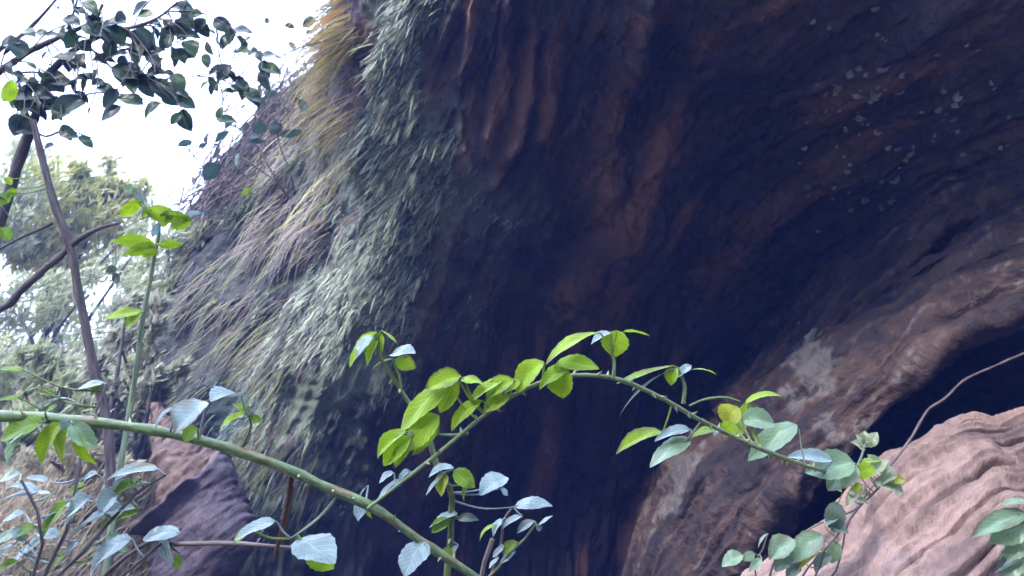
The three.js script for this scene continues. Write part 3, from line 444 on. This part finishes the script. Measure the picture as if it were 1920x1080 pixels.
// ---- tree over the upper left
{
  const P = new Plant('broadleaf_tree', 'dark leaved forked tree overhanging the upper left sky', 'tree'), d = 2.6;
  const b = at(-60, 620, d), r = rng(77);
  P.stem('trunk', [foot(b.x - 0.1, b.z), V(b.x - 0.06, b.y - 0.7, b.z), b, ...px([F1(15, 1075), F1(100, 800), F1(160, 640)].map(a => [...a, d]))], [0.028, 0.024, 0.02, 0.018, 0.017, 0.018], M.bark, { seg: 60, bare: true });
  const branch = (l, ra) => P.stem('branch', px(l.map(a => [...F1(a[0], a[1]), d + (a[2] ?? 0)])), ra, M.bark, { sides: 7, wob: 0.14 });
  branch([[158, 645], [190, 560], [255, 375], [330, 290], [430, 220], [540, 170], [700, 130, -0.1], [800, 90, -0.15], [900, 10, -0.2]], [0.014, 0.012, 0.011, 0.009, 0.007, 0.005, 0.003]);
  branch([[158, 640], [125, 540], [100, 440], [90, 380]], [0.009, 0.006, 0.005, 0.004]);
  branch([[-60, 400], [60, 320], [140, 265], [330, 175], [480, 100], [520, 20]], [0.013, 0.011, 0.009, 0.007, 0.005]);
  branch([[-60, 300], [0, 250], [120, 170], [230, 60], [330, -60]], [0.009, 0.007, 0.005, 0.004]);
  branch([[340, 150], [370, 70], [400, -30]], [0.005, 0.004, 0.003]);
  branch([[800, 90, -0.15], [900, 130, -0.2], [960, 190, -0.2]], [0.003, 0.002, 0.0015]);
  branch([[520, 170], [640, 140], [680, 215]], [0.004, 0.003, 0.002]);
  branch([[850, 60, -0.18], [1000, 60, -0.2], [1150, 130, -0.2], [1300, 260, -0.2]], [0.003, 0.002, 0.0015]);
  branch([[250, 380], [170, 365], [90, 370]], [0.005, 0.004, 0.003]);
  branch([[170, 660], [230, 690], [330, 660], [470, 700]], [0.004, 0.003, 0.002]);
  branch([[200, 540], [330, 520], [480, 470], [720, 500], [920, 560]], [0.004, 0.003, 0.002, 0.0015]);
  branch([[430, 220], [520, 300], [600, 370], [760, 400], [1010, 380], [1120, 330]], [0.004, 0.003, 0.002, 0.0015]);
  const DARK = [[0.04, 0.085, 0.06], [0.07, 0.14, 0.06], [0.035, 0.07, 0.065]];
  const add = (ax, ay, bx, by) => P.leaf(at(...F1(ax, ay), d - 0.05), at(...F1(bx, by), d - 0.05 + (r() - 0.5) * 0.05), { colour: DARK[Math.floor(r() * 3)], material: M.treeLeaf, ratio: 0.42 + r() * 0.2, hint: V((r() - 0.5) * 1.4, 0.35, 0.3 + r() * 0.9), teeth: 0.02, stalkR: 0.0014 });
  for (const l of [[645, 265, 515, 312], [785, 425, 675, 298], [580, 340, 612, 418], [412, 398, 305, 455], [392, 488, 325, 565], [445, 500, 245, 600], [725, 530, 585, 490], [612, 538, 505, 610], [812, 518, 725, 595], [928, 550, 968, 668], [922, 575, 862, 630], [910, 240, 938, 322], [1040, 270, 1052, 345], [1132, 338, 1055, 380], [1155, 380, 1098, 412], [852, 390, 838, 448], [1062, 412, 1012, 450], [968, 200, 982, 288], [1042, 95, 985, 165], [1100, 150, 1122, 245], [1182, 168, 1108, 245], [1272, 188, 1208, 235], [1215, 250, 1178, 268], [1305, 262, 1248, 272], [300, 650, 395, 695], [275, 735, 215, 765], [400, 688, 472, 748], [330, 640, 360, 715], [1000, 110, 1060, 190], [1080, 100, 1180, 160], [880, 170, 850, 245], [930, 90, 900, 200], [980, 60, 900, 100], [760, 400, 790, 430], [690, 380, 650, 420]]) add(...l);
  const anchors = P.points.slice(), toF1 = (q) => { const w = q.clone().sub(EYE), dd = -(w.z * CP) + w.y * SP, yy = w.y * CP + w.z * SP; return [((w.x / dd / TAN) * 540 + 960) * 2.7, (540 - yy / dd / TAN * 540) * 2.7]; };
  for (let i = 0; i < 52; i++) {                                              // fine twigs, each with its leaves
    const q = anchors[Math.floor(r() * anchors.length)], [x, y] = toF1(q); if (x < -80 || y > 420) { i -= r() < 0.9 ? 1 : 0; continue; }
    const a = (r() < 0.75 ? -0.1 + 1.5 * r() : -1.4 * r()), L = 90 + 240 * r(), steps = 3 + Math.floor(r() * 3), pts = [[x, y]];
    for (let k = 1; k <= steps; k++) pts.push([x + Math.cos(a + 0.12 * k) * L * k / steps + (r() - 0.5) * 14, y + Math.sin(a + 0.12 * k) * L * k / steps + (r() - 0.5) * 14]);
    const e = -0.25 * r(); P.stem('twig', [q, ...pts.slice(1).map((p, k) => at(...F1(...p), d + e * (k + 1) / steps))], [0.0026, 0.002, 0.0014], M.bark, { sides: 5, seg: 8 });
    for (let k = 1; k <= steps; k++) { const b2 = a + (k % 2 ? 0.9 : -0.8) + (r() - 0.5) * 0.8, l = 55 + 70 * r(); add(pts[k][0], pts[k][1], pts[k][0] + Math.cos(b2) * l, pts[k][1] + Math.abs(Math.sin(b2)) * l * (r() < 0.8 ? 1 : -0.6)); }
  }
}
// ---- thin grey stem crossing the left
{
  const P = new Plant('young_tree', 'thin leaning grey stem with side branch at the left', 'tree'), d = 2.2;
  const b = at(205, 830, d);
  P.stem('trunk', [foot(b.x + 0.04, b.z), b, ...px([F2(600, 1080), F2(545, 800), F2(495, 560), F2(470, 400), F2(425, 220), F2(345, 10), [75, 280], [62, 225]].map(a => [...(a.length === 2 ? a : a), d]).map(a => a))], [0.016, 0.016, 0.014, 0.017, 0.015, 0.014, 0.013, 0.012, 0.009], M.bark, { seg: 80, wob: 0.12 });
  P.stem('branch', px([F2(440, 275), F2(520, 220), F2(620, 165), F2(755, 128)].map(a => [...a, d])), [0.009, 0.007, 0.004], M.bark);
  P.stem('branch', px([F2(440, 285), F2(280, 425), F2(120, 570), F2(60, 640), F2(-60, 690)].map(a => [...a, d])), [0.010, 0.010, 0.011, 0.010], M.bark, { wob: 0.15 });
  P.stem('branch', px([F2(330, 130), F2(180, 200), F2(40, 270), F2(-60, 330)].map(a => [...a, d])), [0.005, 0.004, 0.003], M.bark);
  leaves(P, F2, 2.15, [[20, -150, 85, -120, 'y', 0.7, 0.6], [0, 160, 60, 240, 'g', 0.8, 0.8], [40, -60, 0, 20, 'g', 0.7, 0.7], [100, -90, 40, -30, 'g', 0.6, 0.5], [-20, -40, 60, -10, 's', 0.4, 0.5], [735, 410, 670, 440, 't', 0.7, 0.6], [720, 440, 740, 520, 't', 0.7, 0.5], [20, -640, 85, -780, 'y', 0.7, 0.5]]);
}

// ---------------------------------------------------------------- thickets of the background
const leafletBase = (() => { const p = [[0, 0, 0], [0.16, 0.42, 0.05], [0, 1, 0], [-0.16, 0.42, 0.05], [0, 0.5, -0.03]]; return { p, i: [0, 1, 4, 1, 2, 4, 2, 3, 4, 3, 0, 4] }; })();
function crownGeo(blobs, n, size, colours, seed, lean) {
  const r = rng(seed), pos = [], idx = [], col = [], m = new THREE.Matrix4(), q = new THREE.Quaternion(), v = V(0, 0, 0);
  const clumps = []; for (const [c, rad] of blobs) for (let i = 0; i < Math.ceil(26 * rad); i++) { const d = V(r() - 0.5, r() - 0.5, r() - 0.5).normalize().multiplyScalar(rad * (0.35 + 0.65 * Math.cbrt(r()))); clumps.push([c.clone().add(d.multiply(V(1, 0.9, 0.8))), rad * (0.16 + 0.16 * r()), r()]); }
  for (let i = 0; i < n; i++) {
    const [c, cr, tone] = clumps[Math.floor(r() * clumps.length)], s = size * (0.6 + 0.8 * r());
    const p = V(r() - 0.5, r() - 0.5, r() - 0.5).multiplyScalar(cr * 2).add(c), d = V(r() - 0.5, r() - 0.5, r() - 0.5).normalize().addScaledVector(lean, r() < 0.5 ? 1.3 : -1.3).normalize();
    q.setFromUnitVectors(UPV, d).multiply(new THREE.Quaternion().setFromAxisAngle(UPV, r() * 6.28)); m.compose(p, q, V(s, s, s));
    const k = pos.length / 3, cc = mixc(colours[0], colours[1], clamp(tone * 0.7 + r() * 0.5)), g = r() < 0.08 && colours[2] ? colours[2] : cc;
    for (const a of leafletBase.p) { v.set(...a).applyMatrix4(m); pos.push(v.x, v.y, v.z); col.push(...g); }
    for (const a of leafletBase.i) idx.push(k + a);
  }
  return geo(pos, idx, col);
}
const LEAN = V(0.62, 0.72, 0.1).normalize();
function thicket(name, label, category, d, blobs, n, size, colours, seed, stems = 4) {
  const g = thing(name, label, category, 'thicket at the left beyond the bank'), r = rng(seed), k = TAN / 540 * d, B = blobs.map(([x, y, rad, e = 0]) => [at(x, y, d + e), rad * k]);
  mesh('crown', crownGeo(B, n, size, colours, seed, LEAN), M.crown, g);
  const c0 = B[0][0], root = foot(c0.x, c0.z, 0.1);
  for (let i = 0; i < stems; i++) { const [c, rad] = B[i % B.length], top = c.clone().add(V((r() - 0.5) * rad, rad * (0.2 + 0.5 * r()), (r() - 0.5) * rad)), a = root.clone().add(V((r() - 0.5) * 0.25, 0, (r() - 0.5) * 0.25)), mid = a.clone().lerp(top, 0.5).add(V((r() - 0.5) * 0.4, 0.1, (r() - 0.5) * 0.3)); mesh(i ? 'stem' : 'trunk', tubeGeo([a, mid, top], [0.03, 0.02, 0.008], 18, 6, 0.12, seed + i), M.bark, g); }
}
const OL = [[0.26, 0.27, 0.06], [0.50, 0.50, 0.12], [0.45, 0.42, 0.22]], GR = [[0.24, 0.28, 0.14], [0.46, 0.50, 0.28], [0.60, 0.58, 0.42]], DRY = [[0.30, 0.27, 0.18], [0.54, 0.49, 0.34], [0.60, 0.53, 0.42]];
thicket('bushy_tree', 'rounded yellow green tree crown rising against the sky', 'tree', 9.5, [[130, 400, 120], [200, 390, 75], [60, 420, 100], [170, 340, 55], [150, 500, 110]], 8500, 0.12, OL, 11, 5);
thicket('bushy_tree', 'grey green tree crown at the far left edge', 'tree', 8.5, [[-20, 330, 90], [10, 420, 70], [-90, 420, 120]], 4200, 0.11, GR, 12, 4);
thicket('bushy_tree', 'open olive thicket with sky gaps behind the grey stem', 'tree', 8, [[60, 620, 110], [190, 600, 95], [250, 500, 80], [120, 560, 60], [10, 560, 60], [280, 430, 50]], 3600, 0.10, GR, 13, 6);
thicket('bushy_tree', 'distant olive trees closing the gap beyond the bank', 'tree', 15, [[0, 690, 80], [120, 700, 70], [240, 690, 80], [330, 640, 70], [-120, 680, 100]], 4500, 0.15, OL, 18, 6);
thicket('shrub', 'pale olive shrub below the cliff edge', 'shrub', 6.2, [[320, 500, 70], [350, 590, 75], [300, 650, 80], [380, 450, 45], [400, 640, 50]], 5200, 0.085, GR, 14, 5);
thicket('shrub', 'pale green undergrowth at the left edge above the bank', 'shrub', 5.6, [[40, 760, 85], [150, 750, 75], [-60, 740, 100], [80, 690, 50]], 5200, 0.075, GR, 15, 7);
thicket('shrub', 'pale straw and olive undergrowth beside the leaning slab', 'shrub', 5.0, [[235, 740, 60], [225, 830, 55], [230, 660, 60], [300, 680, 50], [260, 600, 45]], 3600, 0.085, [[0.24, 0.26, 0.17], [0.47, 0.48, 0.36], [0.60, 0.56, 0.47]], 16, 9);
thicket('shrub', 'low beige undergrowth behind the lower left bush', 'shrub', 4.2, [[70, 880, 80], [180, 910, 65], [0, 960, 80], [130, 990, 70]], 4200, 0.06, DRY, 17, 6);
thicket('shrub', 'low olive undergrowth among the dry stalks, lower left', 'shrub', 4.6, [[120, 800, 60], [30, 830, 70], [200, 970, 50]], 2400, 0.09, GR, 19, 5);
{ // straw and fallen leaves over the bank
  const pos = [], idx = [], col = [], r = rng(55), hues = [[0.40, 0.33, 0.21], [0.48, 0.42, 0.30], [0.30, 0.24, 0.16], [0.34, 0.33, 0.17], [0.36, 0.26, 0.20]];
  for (let i = 0; i < 9000; i++) { const d = 3.0 + 5 * r() ** 1.3, q = at(-60 + r() * 410, 540, d), p = V(q.x, 0, q.z); if (p.x > -1.55 - 0.1 * r()) continue; p.y = groundH(p.x, p.z) - 0.01; const flat = r() < 0.45, c = hues[Math.floor(r() * 5)], k = 0.6 + 0.6 * r();
    blade(pos, idx, col, p, (flat ? V(r() - 0.5, 0.15 * r(), r() - 0.5) : V(0.35 + (r() - 0.5) * 0.9, 0.9, (r() - 0.5) * 0.8)).normalize(), V(r() - 0.5, flat ? 1 : 0.2, 0.6), flat ? 0.06 + 0.12 * r() : 0.15 + 0.32 * r(), flat ? 0.006 + 0.012 * r() : 0.003 + 0.003 * r(), flat ? 0 : 0.25, c.map(x => x * k)); }
  tag(mesh('straw_litter', geo(pos, idx, col), M.straw), 'dry straw and fallen leaves covering the left bank', 'litter', null, 'stuff');
}

// ---------------------------------------------------------------- growth on the cliff
const cliffPick = (seed, want, test, s0, s1, t0, t1) => { const r = rng(seed), out = []; for (let tries = 0; out.length < want && tries < want * 30; tries++) { const o = cliffSurf(s0 + r() * (s1 - s0), ((t0 + r() * (t1 - t0)) * 10 + 1) / 11); if (r() < test(o)) { o.r = r; out.push(o); } } return out; };
function blade(pos, idx, col, p, dir, n, L, w, bend, c) {
  const side = dir.clone().cross(n).normalize(), K = 4, k = pos.length / 3;
  for (let i = 0; i <= K; i++) { const t = i / K, q = p.clone().addScaledVector(dir, L * t).addScaledVector(n, L * 0.12 * Math.sin(t * 2.6)).add(V(0, -bend * L * t * t, 0)), ww = w * (1 - t * 0.85); pos.push(...q.clone().addScaledVector(side, ww).toArray(), ...q.addScaledVector(side, -ww).toArray()); col.push(...c, ...c); if (i < K) { const a = k + i * 2; idx.push(a, a + 1, a + 2, a + 1, a + 3, a + 2); } }
}
const DOWN = V(-0.56, -0.8, 0.12).normalize();                              // the way growth trails over the rock
{ // trailing dry grass along the brow
  const pos = [], idx = [], col = [], r = rng(5), hues = [[0.55, 0.47, 0.16], [0.56, 0.36, 0.17], [0.36, 0.30, 0.27], [0.40, 0.44, 0.18], [0.36, 0.27, 0.27], [0.58, 0.52, 0.24]];
  const brow = cliffPick(21, 240, o => (o.px < 705 && o.py > -40 && o.py < 480 ? Math.exp(-(((o.px - (690 - o.py * 0.28)) / 85) ** 2)) : 0), 0.05, 0.28, 0.26, 0.66);
  for (const o of brow) {                                                    // uneven tufts rooted in cracks
    const warm = clamp(1.1 - Math.abs(o.px - 665) / 80) * sstep(400, 200, o.py), way = DOWN.clone().add(V((r() - 0.5) * 0.7, (r() - 0.5) * 0.5, (r() - 0.2) * 0.4)), N = 4 + Math.floor(r() * r() * 26), big = 0.1 + 0.32 * r();
    for (let q = 0; q < N; q++) { const c = hues[r() < warm * 0.85 ? [0, 1, 5, 3][Math.floor(r() * 4)] : [2, 4, 2, 3][Math.floor(r() * 4)]], k = 0.5 + 0.6 * r(); blade(pos, idx, col, o.p.clone().add(V((r() - 0.5) * 0.12, (r() - 0.5) * 0.12, (r() - 0.5) * 0.06)), way.clone().add(V((r() - 0.5) * 0.6, (r() - 0.5) * 0.6, (r() - 0.5) * 0.4)).normalize(), o.n, big * (0.5 + 0.9 * r()), 0.003 + 0.006 * r(), 0.1 + 0.3 * r(), c.map(x => x * k)); }
  }
  const warmTufts = cliffPick(23, 30, o => (o.px > 560 && o.px < 700 && o.py > 20 && o.py < 290 ? Math.exp(-(((o.px - (700 - o.py * 0.22)) / 50) ** 2)) : 0), 0.05, 0.28, 0.28, 0.55);
  for (const o of warmTufts) { const way = DOWN.clone().add(V((r() - 0.5) * 0.35, 0, 0.25)), c0 = [0, 1, 5, 5][Math.floor(r() * 4)]; for (let q = 0; q < 9; q++) { const k = 0.75 + 0.5 * r(); blade(pos, idx, col, o.p.clone().add(V((r() - 0.5) * 0.18, (r() - 0.5) * 0.18, 0.03)), way.clone().add(V((r() - 0.5) * 0.35, (r() - 0.5) * 0.35, (r() - 0.5) * 0.2)).normalize(), o.n, 0.25 + 0.35 * r(), 0.005 + 0.005 * r(), 0.15, hues[c0].map(x => x * k)); } }
  const low = cliffPick(22, 1500, o => (o.px < 620 && o.py > 330 && o.py < 1000 ? clamp(1.1 - (o.px - 330) / 330) * sstep(-0.15, 0.25, fbm(o.p.x * 3, o.p.y * 3, o.p.z * 3, 3)) : 0), 0.04, 0.25, 0.5, 0.9);
  for (const o of low) { const c = hues[[2, 3, 3, 4][Math.floor(r() * 4)]], k = 0.25 + 0.45 * r(); blade(pos, idx, col, o.p, DOWN.clone().add(V((r() - 0.5) * 0.6, (r() - 0.5) * 0.5, (r() - 0.2) * 0.4)).normalize(), o.n, 0.12 + 0.25 * r(), 0.0035 + 0.004 * r(), 0.1, c.map(x => x * k)); }
  tag(mesh('hanging_dry_grass', geo(pos, idx, col), M.straw), 'ochre and grey dry grass trailing over the cliff brow', 'dry grass', null, 'stuff');
}
{ // moss and rootlets
  const pos = [], idx = [], r = rng(6), col = [], hues = [[0.32, 0.38, 0.28], [0.45, 0.52, 0.41], [0.14, 0.18, 0.13], [0.20, 0.18, 0.18], [0.56, 0.62, 0.50]];
  const spots = cliffPick(31, 32000, o => { if (o.px > 1100 || o.py < -60 || o.py > 1100) return 0; return clamp((mossAt(o.px, o.py, o.p) - 0.3) * 1.5) * sstep(-0.25, 0.25, fbm(o.p.x * 5, o.p.y * 5, o.p.z * 5, 3)); }, 0.06, 0.5, 0.26, 0.92);
  for (const o of spots) { const c = hues[Math.floor(r() * 5)], k = 0.7 + 0.6 * r(); blade(pos, idx, col, o.p.clone().addScaledVector(o.n, -0.01), DOWN.clone().add(V((r() - 0.5) * 0.8, (r() - 0.5) * 0.7, (r() - 0.3) * 0.6)).normalize(), o.n, (0.025 + 0.05 * r()) * (r() < 0.12 ? 2.2 : 1), 0.004 + 0.006 * r(), 0.1, c.map(x => x * k)); }
  tag(mesh('moss', geo(pos, idx, col), M.straw), 'grey green moss and rootlets trailing down the rock face', 'moss', null, 'stuff');
}
{ // twiggy dead growth on the cliff shoulder
  const r = rng(9);
  const tops = [[545, 165, 6.75], [500, 230, 6.6], [440, 310, 6.5], [410, 370, 6.3], [480, 340, 6.0], [555, 220, 6.3]];
  tops.forEach(([x, y, d], i) => {
    const g = thing('dead_shrub', ['topmost tuft of pinkish dead twigs on the cliff shoulder', 'second highest grey tuft of dead twigs on the cliff shoulder', 'matted grey dead twigs halfway down the cliff shoulder', 'lowest tangle of grey dead twigs on the cliff shoulder', 'dead twigs drooping below the shoulder beside pale stalks', 'dead twigs mixed with the ochre grass below the brow'][i], 'dead shrub', 'dead shrubs on the cliff shoulder'), parts = [], c = at(x, y, d);
    for (let k = 0; k < 90; k++) { const a = c.clone().add(V((r() - 0.5) * 0.7, (r() - 0.5) * 0.5 - 0.15, (r() - 0.5) * 0.5)), dir = LEAN.clone().multiplyScalar(r() < 0.55 ? 1 : -1).add(V((r() - 0.5) * 0.9, (r() - 0.5) * 0.8, (r() - 0.5) * 0.6)).normalize(), L = 0.2 + 0.35 * r(); parts.push(tubeGeo([a, a.clone().addScaledVector(dir, L * 0.5).add(V(0, 0.03, 0)), a.clone().addScaledVector(dir, L)], [0.007, 0.005, 0.002], 6, 4, 0.1, k)); }
    mesh('twigs', mergeGeometries(parts), M.deadTwig, g).userData.kind = 'stuff';
    const crown = crownGeo([[c.clone().add(V(0.05, -0.15, -0.1)), 0.35]], 420, 0.07, i % 2 ? [[0.16, 0.13, 0.13], [0.32, 0.26, 0.25]] : [[0.06, 0.09, 0.06], [0.14, 0.17, 0.11]], 200 + i, LEAN);
    mesh('dry_leaves', crown, M.crown, g).userData.kind = 'stuff';
  });
}
{ // evergreen sprigs on the shoulder
  const P = new Plant('evergreen_sprig', 'dark evergreen leaves sprouting on the cliff shoulder', 'shrub'), d = 5.6;
  P.stem('stem', [at(560, 400, 5.9), ...px([[520, 340, d], [470, 260, d], [430, 235, d], [400, 300, d]])], [0.012, 0.009, 0.006, 0.004], M.bark);
  P.stem('stem', [at(560, 400, 5.9), ...px([[545, 330, d], [520, 240, d], [550, 200, d]])], [0.01, 0.008, 0.005], M.bark);
  P.stem('stem', [at(520, 340, d), ...px([[430, 290, d], [400, 325, d], [340, 265, d]])], [0.008, 0.006, 0.004], M.bark);
  leaves(P, frame(300, 100, 3), d - 0.05, [[680, 390, 620, 460, 't', 0.7, 0.6], [600, 400, 520, 450, 't', 0.7, 0.6], [800, 440, 660, 465, 't', 0.5, 0.3], [490, 390, 470, 440, 't', 0.7, 0.6], [325, 620, 245, 715, 't', 0.8, 0.6], [405, 350, 365, 420, 't', 0.6, 0.35], [385, 440, 310, 500, 't', 0.5, 0.4], [180, 495, 98, 520, 't', 0.4, 0.45], [260, 510, 215, 530, 't', 0.5, 0.5], [790, 610, 690, 680, 't', 0.6, 0.35], [830, 660, 750, 690, 't', 0.5, 0.4], [660, 215, 585, 250, 't', 0.5, 0.4], [780, 260, 830, 330, 't', 0.6, 0.5], [680, 280, 650, 300, 't', 0.5, 0.5], [560, 455, 505, 490, 's', 0.4, 0.5], [500, 500, 600, 495, 't', 0.4, 0.3], [445, 560, 430, 640, 's', 0.5, 0.4], [510, 760, 460, 800, 'y', 0.7, 0.6], [550, 300, 610, 240, 't', 0.5, 0.35]], { material: M.treeLeaf, stalkR: 0.004 });
}
{ // sprig against the sky, hanging over the brow
  const P = new Plant('evergreen_sprig', 'small leafy sprig against the sky beside the cliff top', 'shrub'), d = 5.4;
  P.stem('stem', [at(700, 130, 5.6), ...px([F1(1700, 330), F1(1640, 310), F1(1500, 320), F1(1520, 260), F1(1600, 180), F1(1650, 140)].map(a => [...a, d]))], [0.009, 0.007, 0.005, 0.004, 0.002], M.bark);
  P.stem('stem', px([F1(1600, 180), F1(1560, 160), F1(1480, 170), F1(1350, 110)].map(a => [...a, d])), [0.003, 0.0025, 0.002], M.bark);
  leaves(P, F1, d, [[1592, 88, 1532, 138, 't', 0.7, 0.5], [1345, 88, 1356, 124, 't', 0.7, 0.6], [1492, 138, 1438, 128, 't', 0.6, 0.5], [1582, 158, 1548, 168, 't', 0.5, 0.5], [1460, 214, 1498, 248, 't', 0.6, 0.45], [1602, 232, 1548, 218, 't', 0.6, 0.5], [1642, 158, 1608, 184, 't', 0.6, 0.5], [1630, 270, 1600, 275, 't', 0.5, 0.5], [1680, 310, 1650, 295, 't', 0.5, 0.6], [1720, 150, 1690, 220, 't', 0.5, 0.25], [1560, 110, 1530, 130, 't', 0.6, 0.6]], { material: M.treeLeaf, stalkR: 0.003 });
}
{ // pale leaflets scattered on the dark face
  const P = new Plant('wall_creeper', 'sparse pale leaflets clinging to the dark face, upper right', 'creeper'), r = rng(41);
  const zone = [[1640, 70], [1610, 150], [1615, 200], [1600, 260], [1570, 330], [1555, 380]];
  const spots = cliffPick(43, 120, o => { if (o.px < 1480 || o.px > 1915 || o.py < 0 || o.py > 560) return 0; return 0.6 * Math.exp(-((segDist(o.px, o.py, zone) / 45) ** 2)) + (o.px > 1640 ? 0.26 : 0.03); }, 0.6, 0.85, 0.28, 0.72);
  for (const o of spots) { const L = 0.022 + 0.07 * r() * r(), up = V(0.6 + (r() - 0.5) * 0.9, 0.5 + (r() - 0.5) * 0.8, 0.3).addScaledVector(o.n, 0.2).normalize(), A = o.p.clone().addScaledVector(o.n, 0.02); mesh('leaf', leafGeo(A, A.clone().addScaledVector(up, L), 0.65, o.n, Math.floor(r() * 1e6), { colour: [[0.55, 0.57, 0.55], [0.68, 0.70, 0.68], [0.40, 0.46, 0.38]][Math.floor(r() * 3)], teeth: 0.02 }), M.leaf, P.g); }
}
{ // dry vine at the right
  const v = mesh('dry_vine', tubeGeo(px([F6(2500, -420), F6(2300, -250), F6(2050, -80), F6(1900, 10), F6(1767, 55), F6(1640, 110), F6(1490, 180), F6(1400, 265), F6(1330, 310), F6(1290, 370), F6(1250, 440), F6(1200, 510), F6(1150, 572), F6(1050, 690), F6(975, 800), F6(900, 900)].map((a, i) => [...a, 2.885 - i * 0.045])), [0.0045, 0.004, 0.005, 0.004, 0.004, 0.004, 0.0045, 0.004], 90, 7, 0.2, 3), M.deadTwig); v.name = 'dry_vine';
  tag(v, 'thin dry vine curving up from the boulder to the right edge', 'vine');
}
{ // leafy tuft at the near end of the boulder
  const P = new Plant('trailing_plant', 'pale green plant with dry stalks growing over the boulder edge', 'plant');
  const root = at(1470, 1180, 2.0), f = foot(root.x, root.z + 0.05);
  const s = (l, d, ra, m) => P.stem('stem', [f.clone(), root.clone(), ...px(l.map(a => [...F6(...a), d]))], ra, m ?? M.deadTwig);
  s([[600, 1060], [720, 905], [840, 832], [930, 800], [980, 780], [1095, 680], [1150, 600]], 2.02, [0.004, 0.004, 0.0035, 0.003, 0.002]); s([[760, 1060], [880, 930], [920, 860], [900, 760]], 2.0, [0.004, 0.0035, 0.003, 0.002]); s([[520, 1040], [560, 970], [588, 885]], 2.0, [0.005, 0.004, 0.002]); s([[900, 1060], [930, 950], [960, 830], [1080, 690], [1140, 640]], 1.98, [0.004, 0.004, 0.003, 0.002]); s([[820, 1060], [850, 960], [900, 900]], 1.96, [0.004, 0.003, 0.002]);
  leaves(P, F6, 1.97, [[900, 735, 895, 885, 'd', 0.75, 0.5], [960, 880, 870, 850, 'd', 0.6, 0.5], [700, 950, 620, 1060, 'd', 0.7, 0.5], [880, 980, 800, 1060, 'd', 0.7, 0.5], [905, 920, 880, 1025, 'm', 0.8, 0.5], [715, 915, 590, 1000, 'm', 0.8, 0.62], [840, 890, 690, 1020, 'm', 0.8, 0.5], [825, 955, 695, 1065, 'l', 0.8, 0.28], [740, 1015, 670, 1090, 'd', 0.8, 0.5], [475, 985, 375, 1035, 'm', 0.7, 0.6], [528, 975, 465, 1005, 'm', 0.7, 0.5], [585, 885, 540, 950, 'm', 0.4, 0.3], [850, 850, 930, 800, 'd', 0.7, 0.5], [560, 1000, 500, 1060, 'm', 0.6, 0.5]]);
  leaves(P, F6, 1.96, [[1060, 620, 1140, 540, 'w', 0.7, 0.55], [1085, 600, 1175, 580, 'w', 0.6, 0.45], [1180, 615, 1090, 660, 'w', 0.7, 0.45], [1140, 640, 1222, 635, 'l', 0.7, 0.5], [1130, 660, 1215, 700, 'w', 0.7, 0.55], [1030, 660, 945, 755, 'w', 0.7, 0.4], [1010, 650, 970, 720, 'l', 0.7, 0.45], [960, 700, 1050, 690, 'w', 0.6, 0.4], [1060, 580, 1000, 630, 'y', 0.7, 0.5], [1000, 600, 890, 640, 'm', 0.7, 0.5], [1080, 640, 1180, 690, 'w', 0.8, 0.55], [980, 720, 1070, 760, 'w', 0.6, 0.45], [1110, 590, 1050, 520, 'w', 0.7, 0.5], [930, 690, 860, 660, 'y', 0.6, 0.45], [1020, 560, 1110, 545, 'y', 0.6, 0.45]]);
}
{ // plant at the right edge of the boulder
  const P = new Plant('fern', 'green divided leaves of small plant on the boulder, right edge', 'plant');
  const b = at(1935, 1110, 1.6), f = foot(b.x + 0.1, b.z + 0.25);
  P.stem('stem', [f, b, ...px([F6(1790, 1000), F6(1780, 900), F6(1775, 760)].map(a => [...a, 1.6]))], [0.004, 0.004, 0.003, 0.002], M.paleStem);
  leaves(P, F6, 1.6, [[1790, 735, 1660, 745, 'm', 0.7, 0.25], [1780, 790, 1520, 895, 'm', 0.7, 0.28], [1785, 830, 1610, 925, 'm', 0.8, 0.5], [1785, 890, 1650, 1050, 'm', 0.75, 0.3], [1790, 960, 1625, 1060, 't', 0.6, 0.22], [1790, 980, 1660, 1090, 'm', 0.8, 0.4], [1770, 800, 1720, 840, 't', 0.7, 0.5], [1780, 1040, 1700, 1090, 'l', 0.7, 0.4], [1775, 760, 1800, 690, 'm', 0.7, 0.4]]);
}
renderer.render(scene, camera);
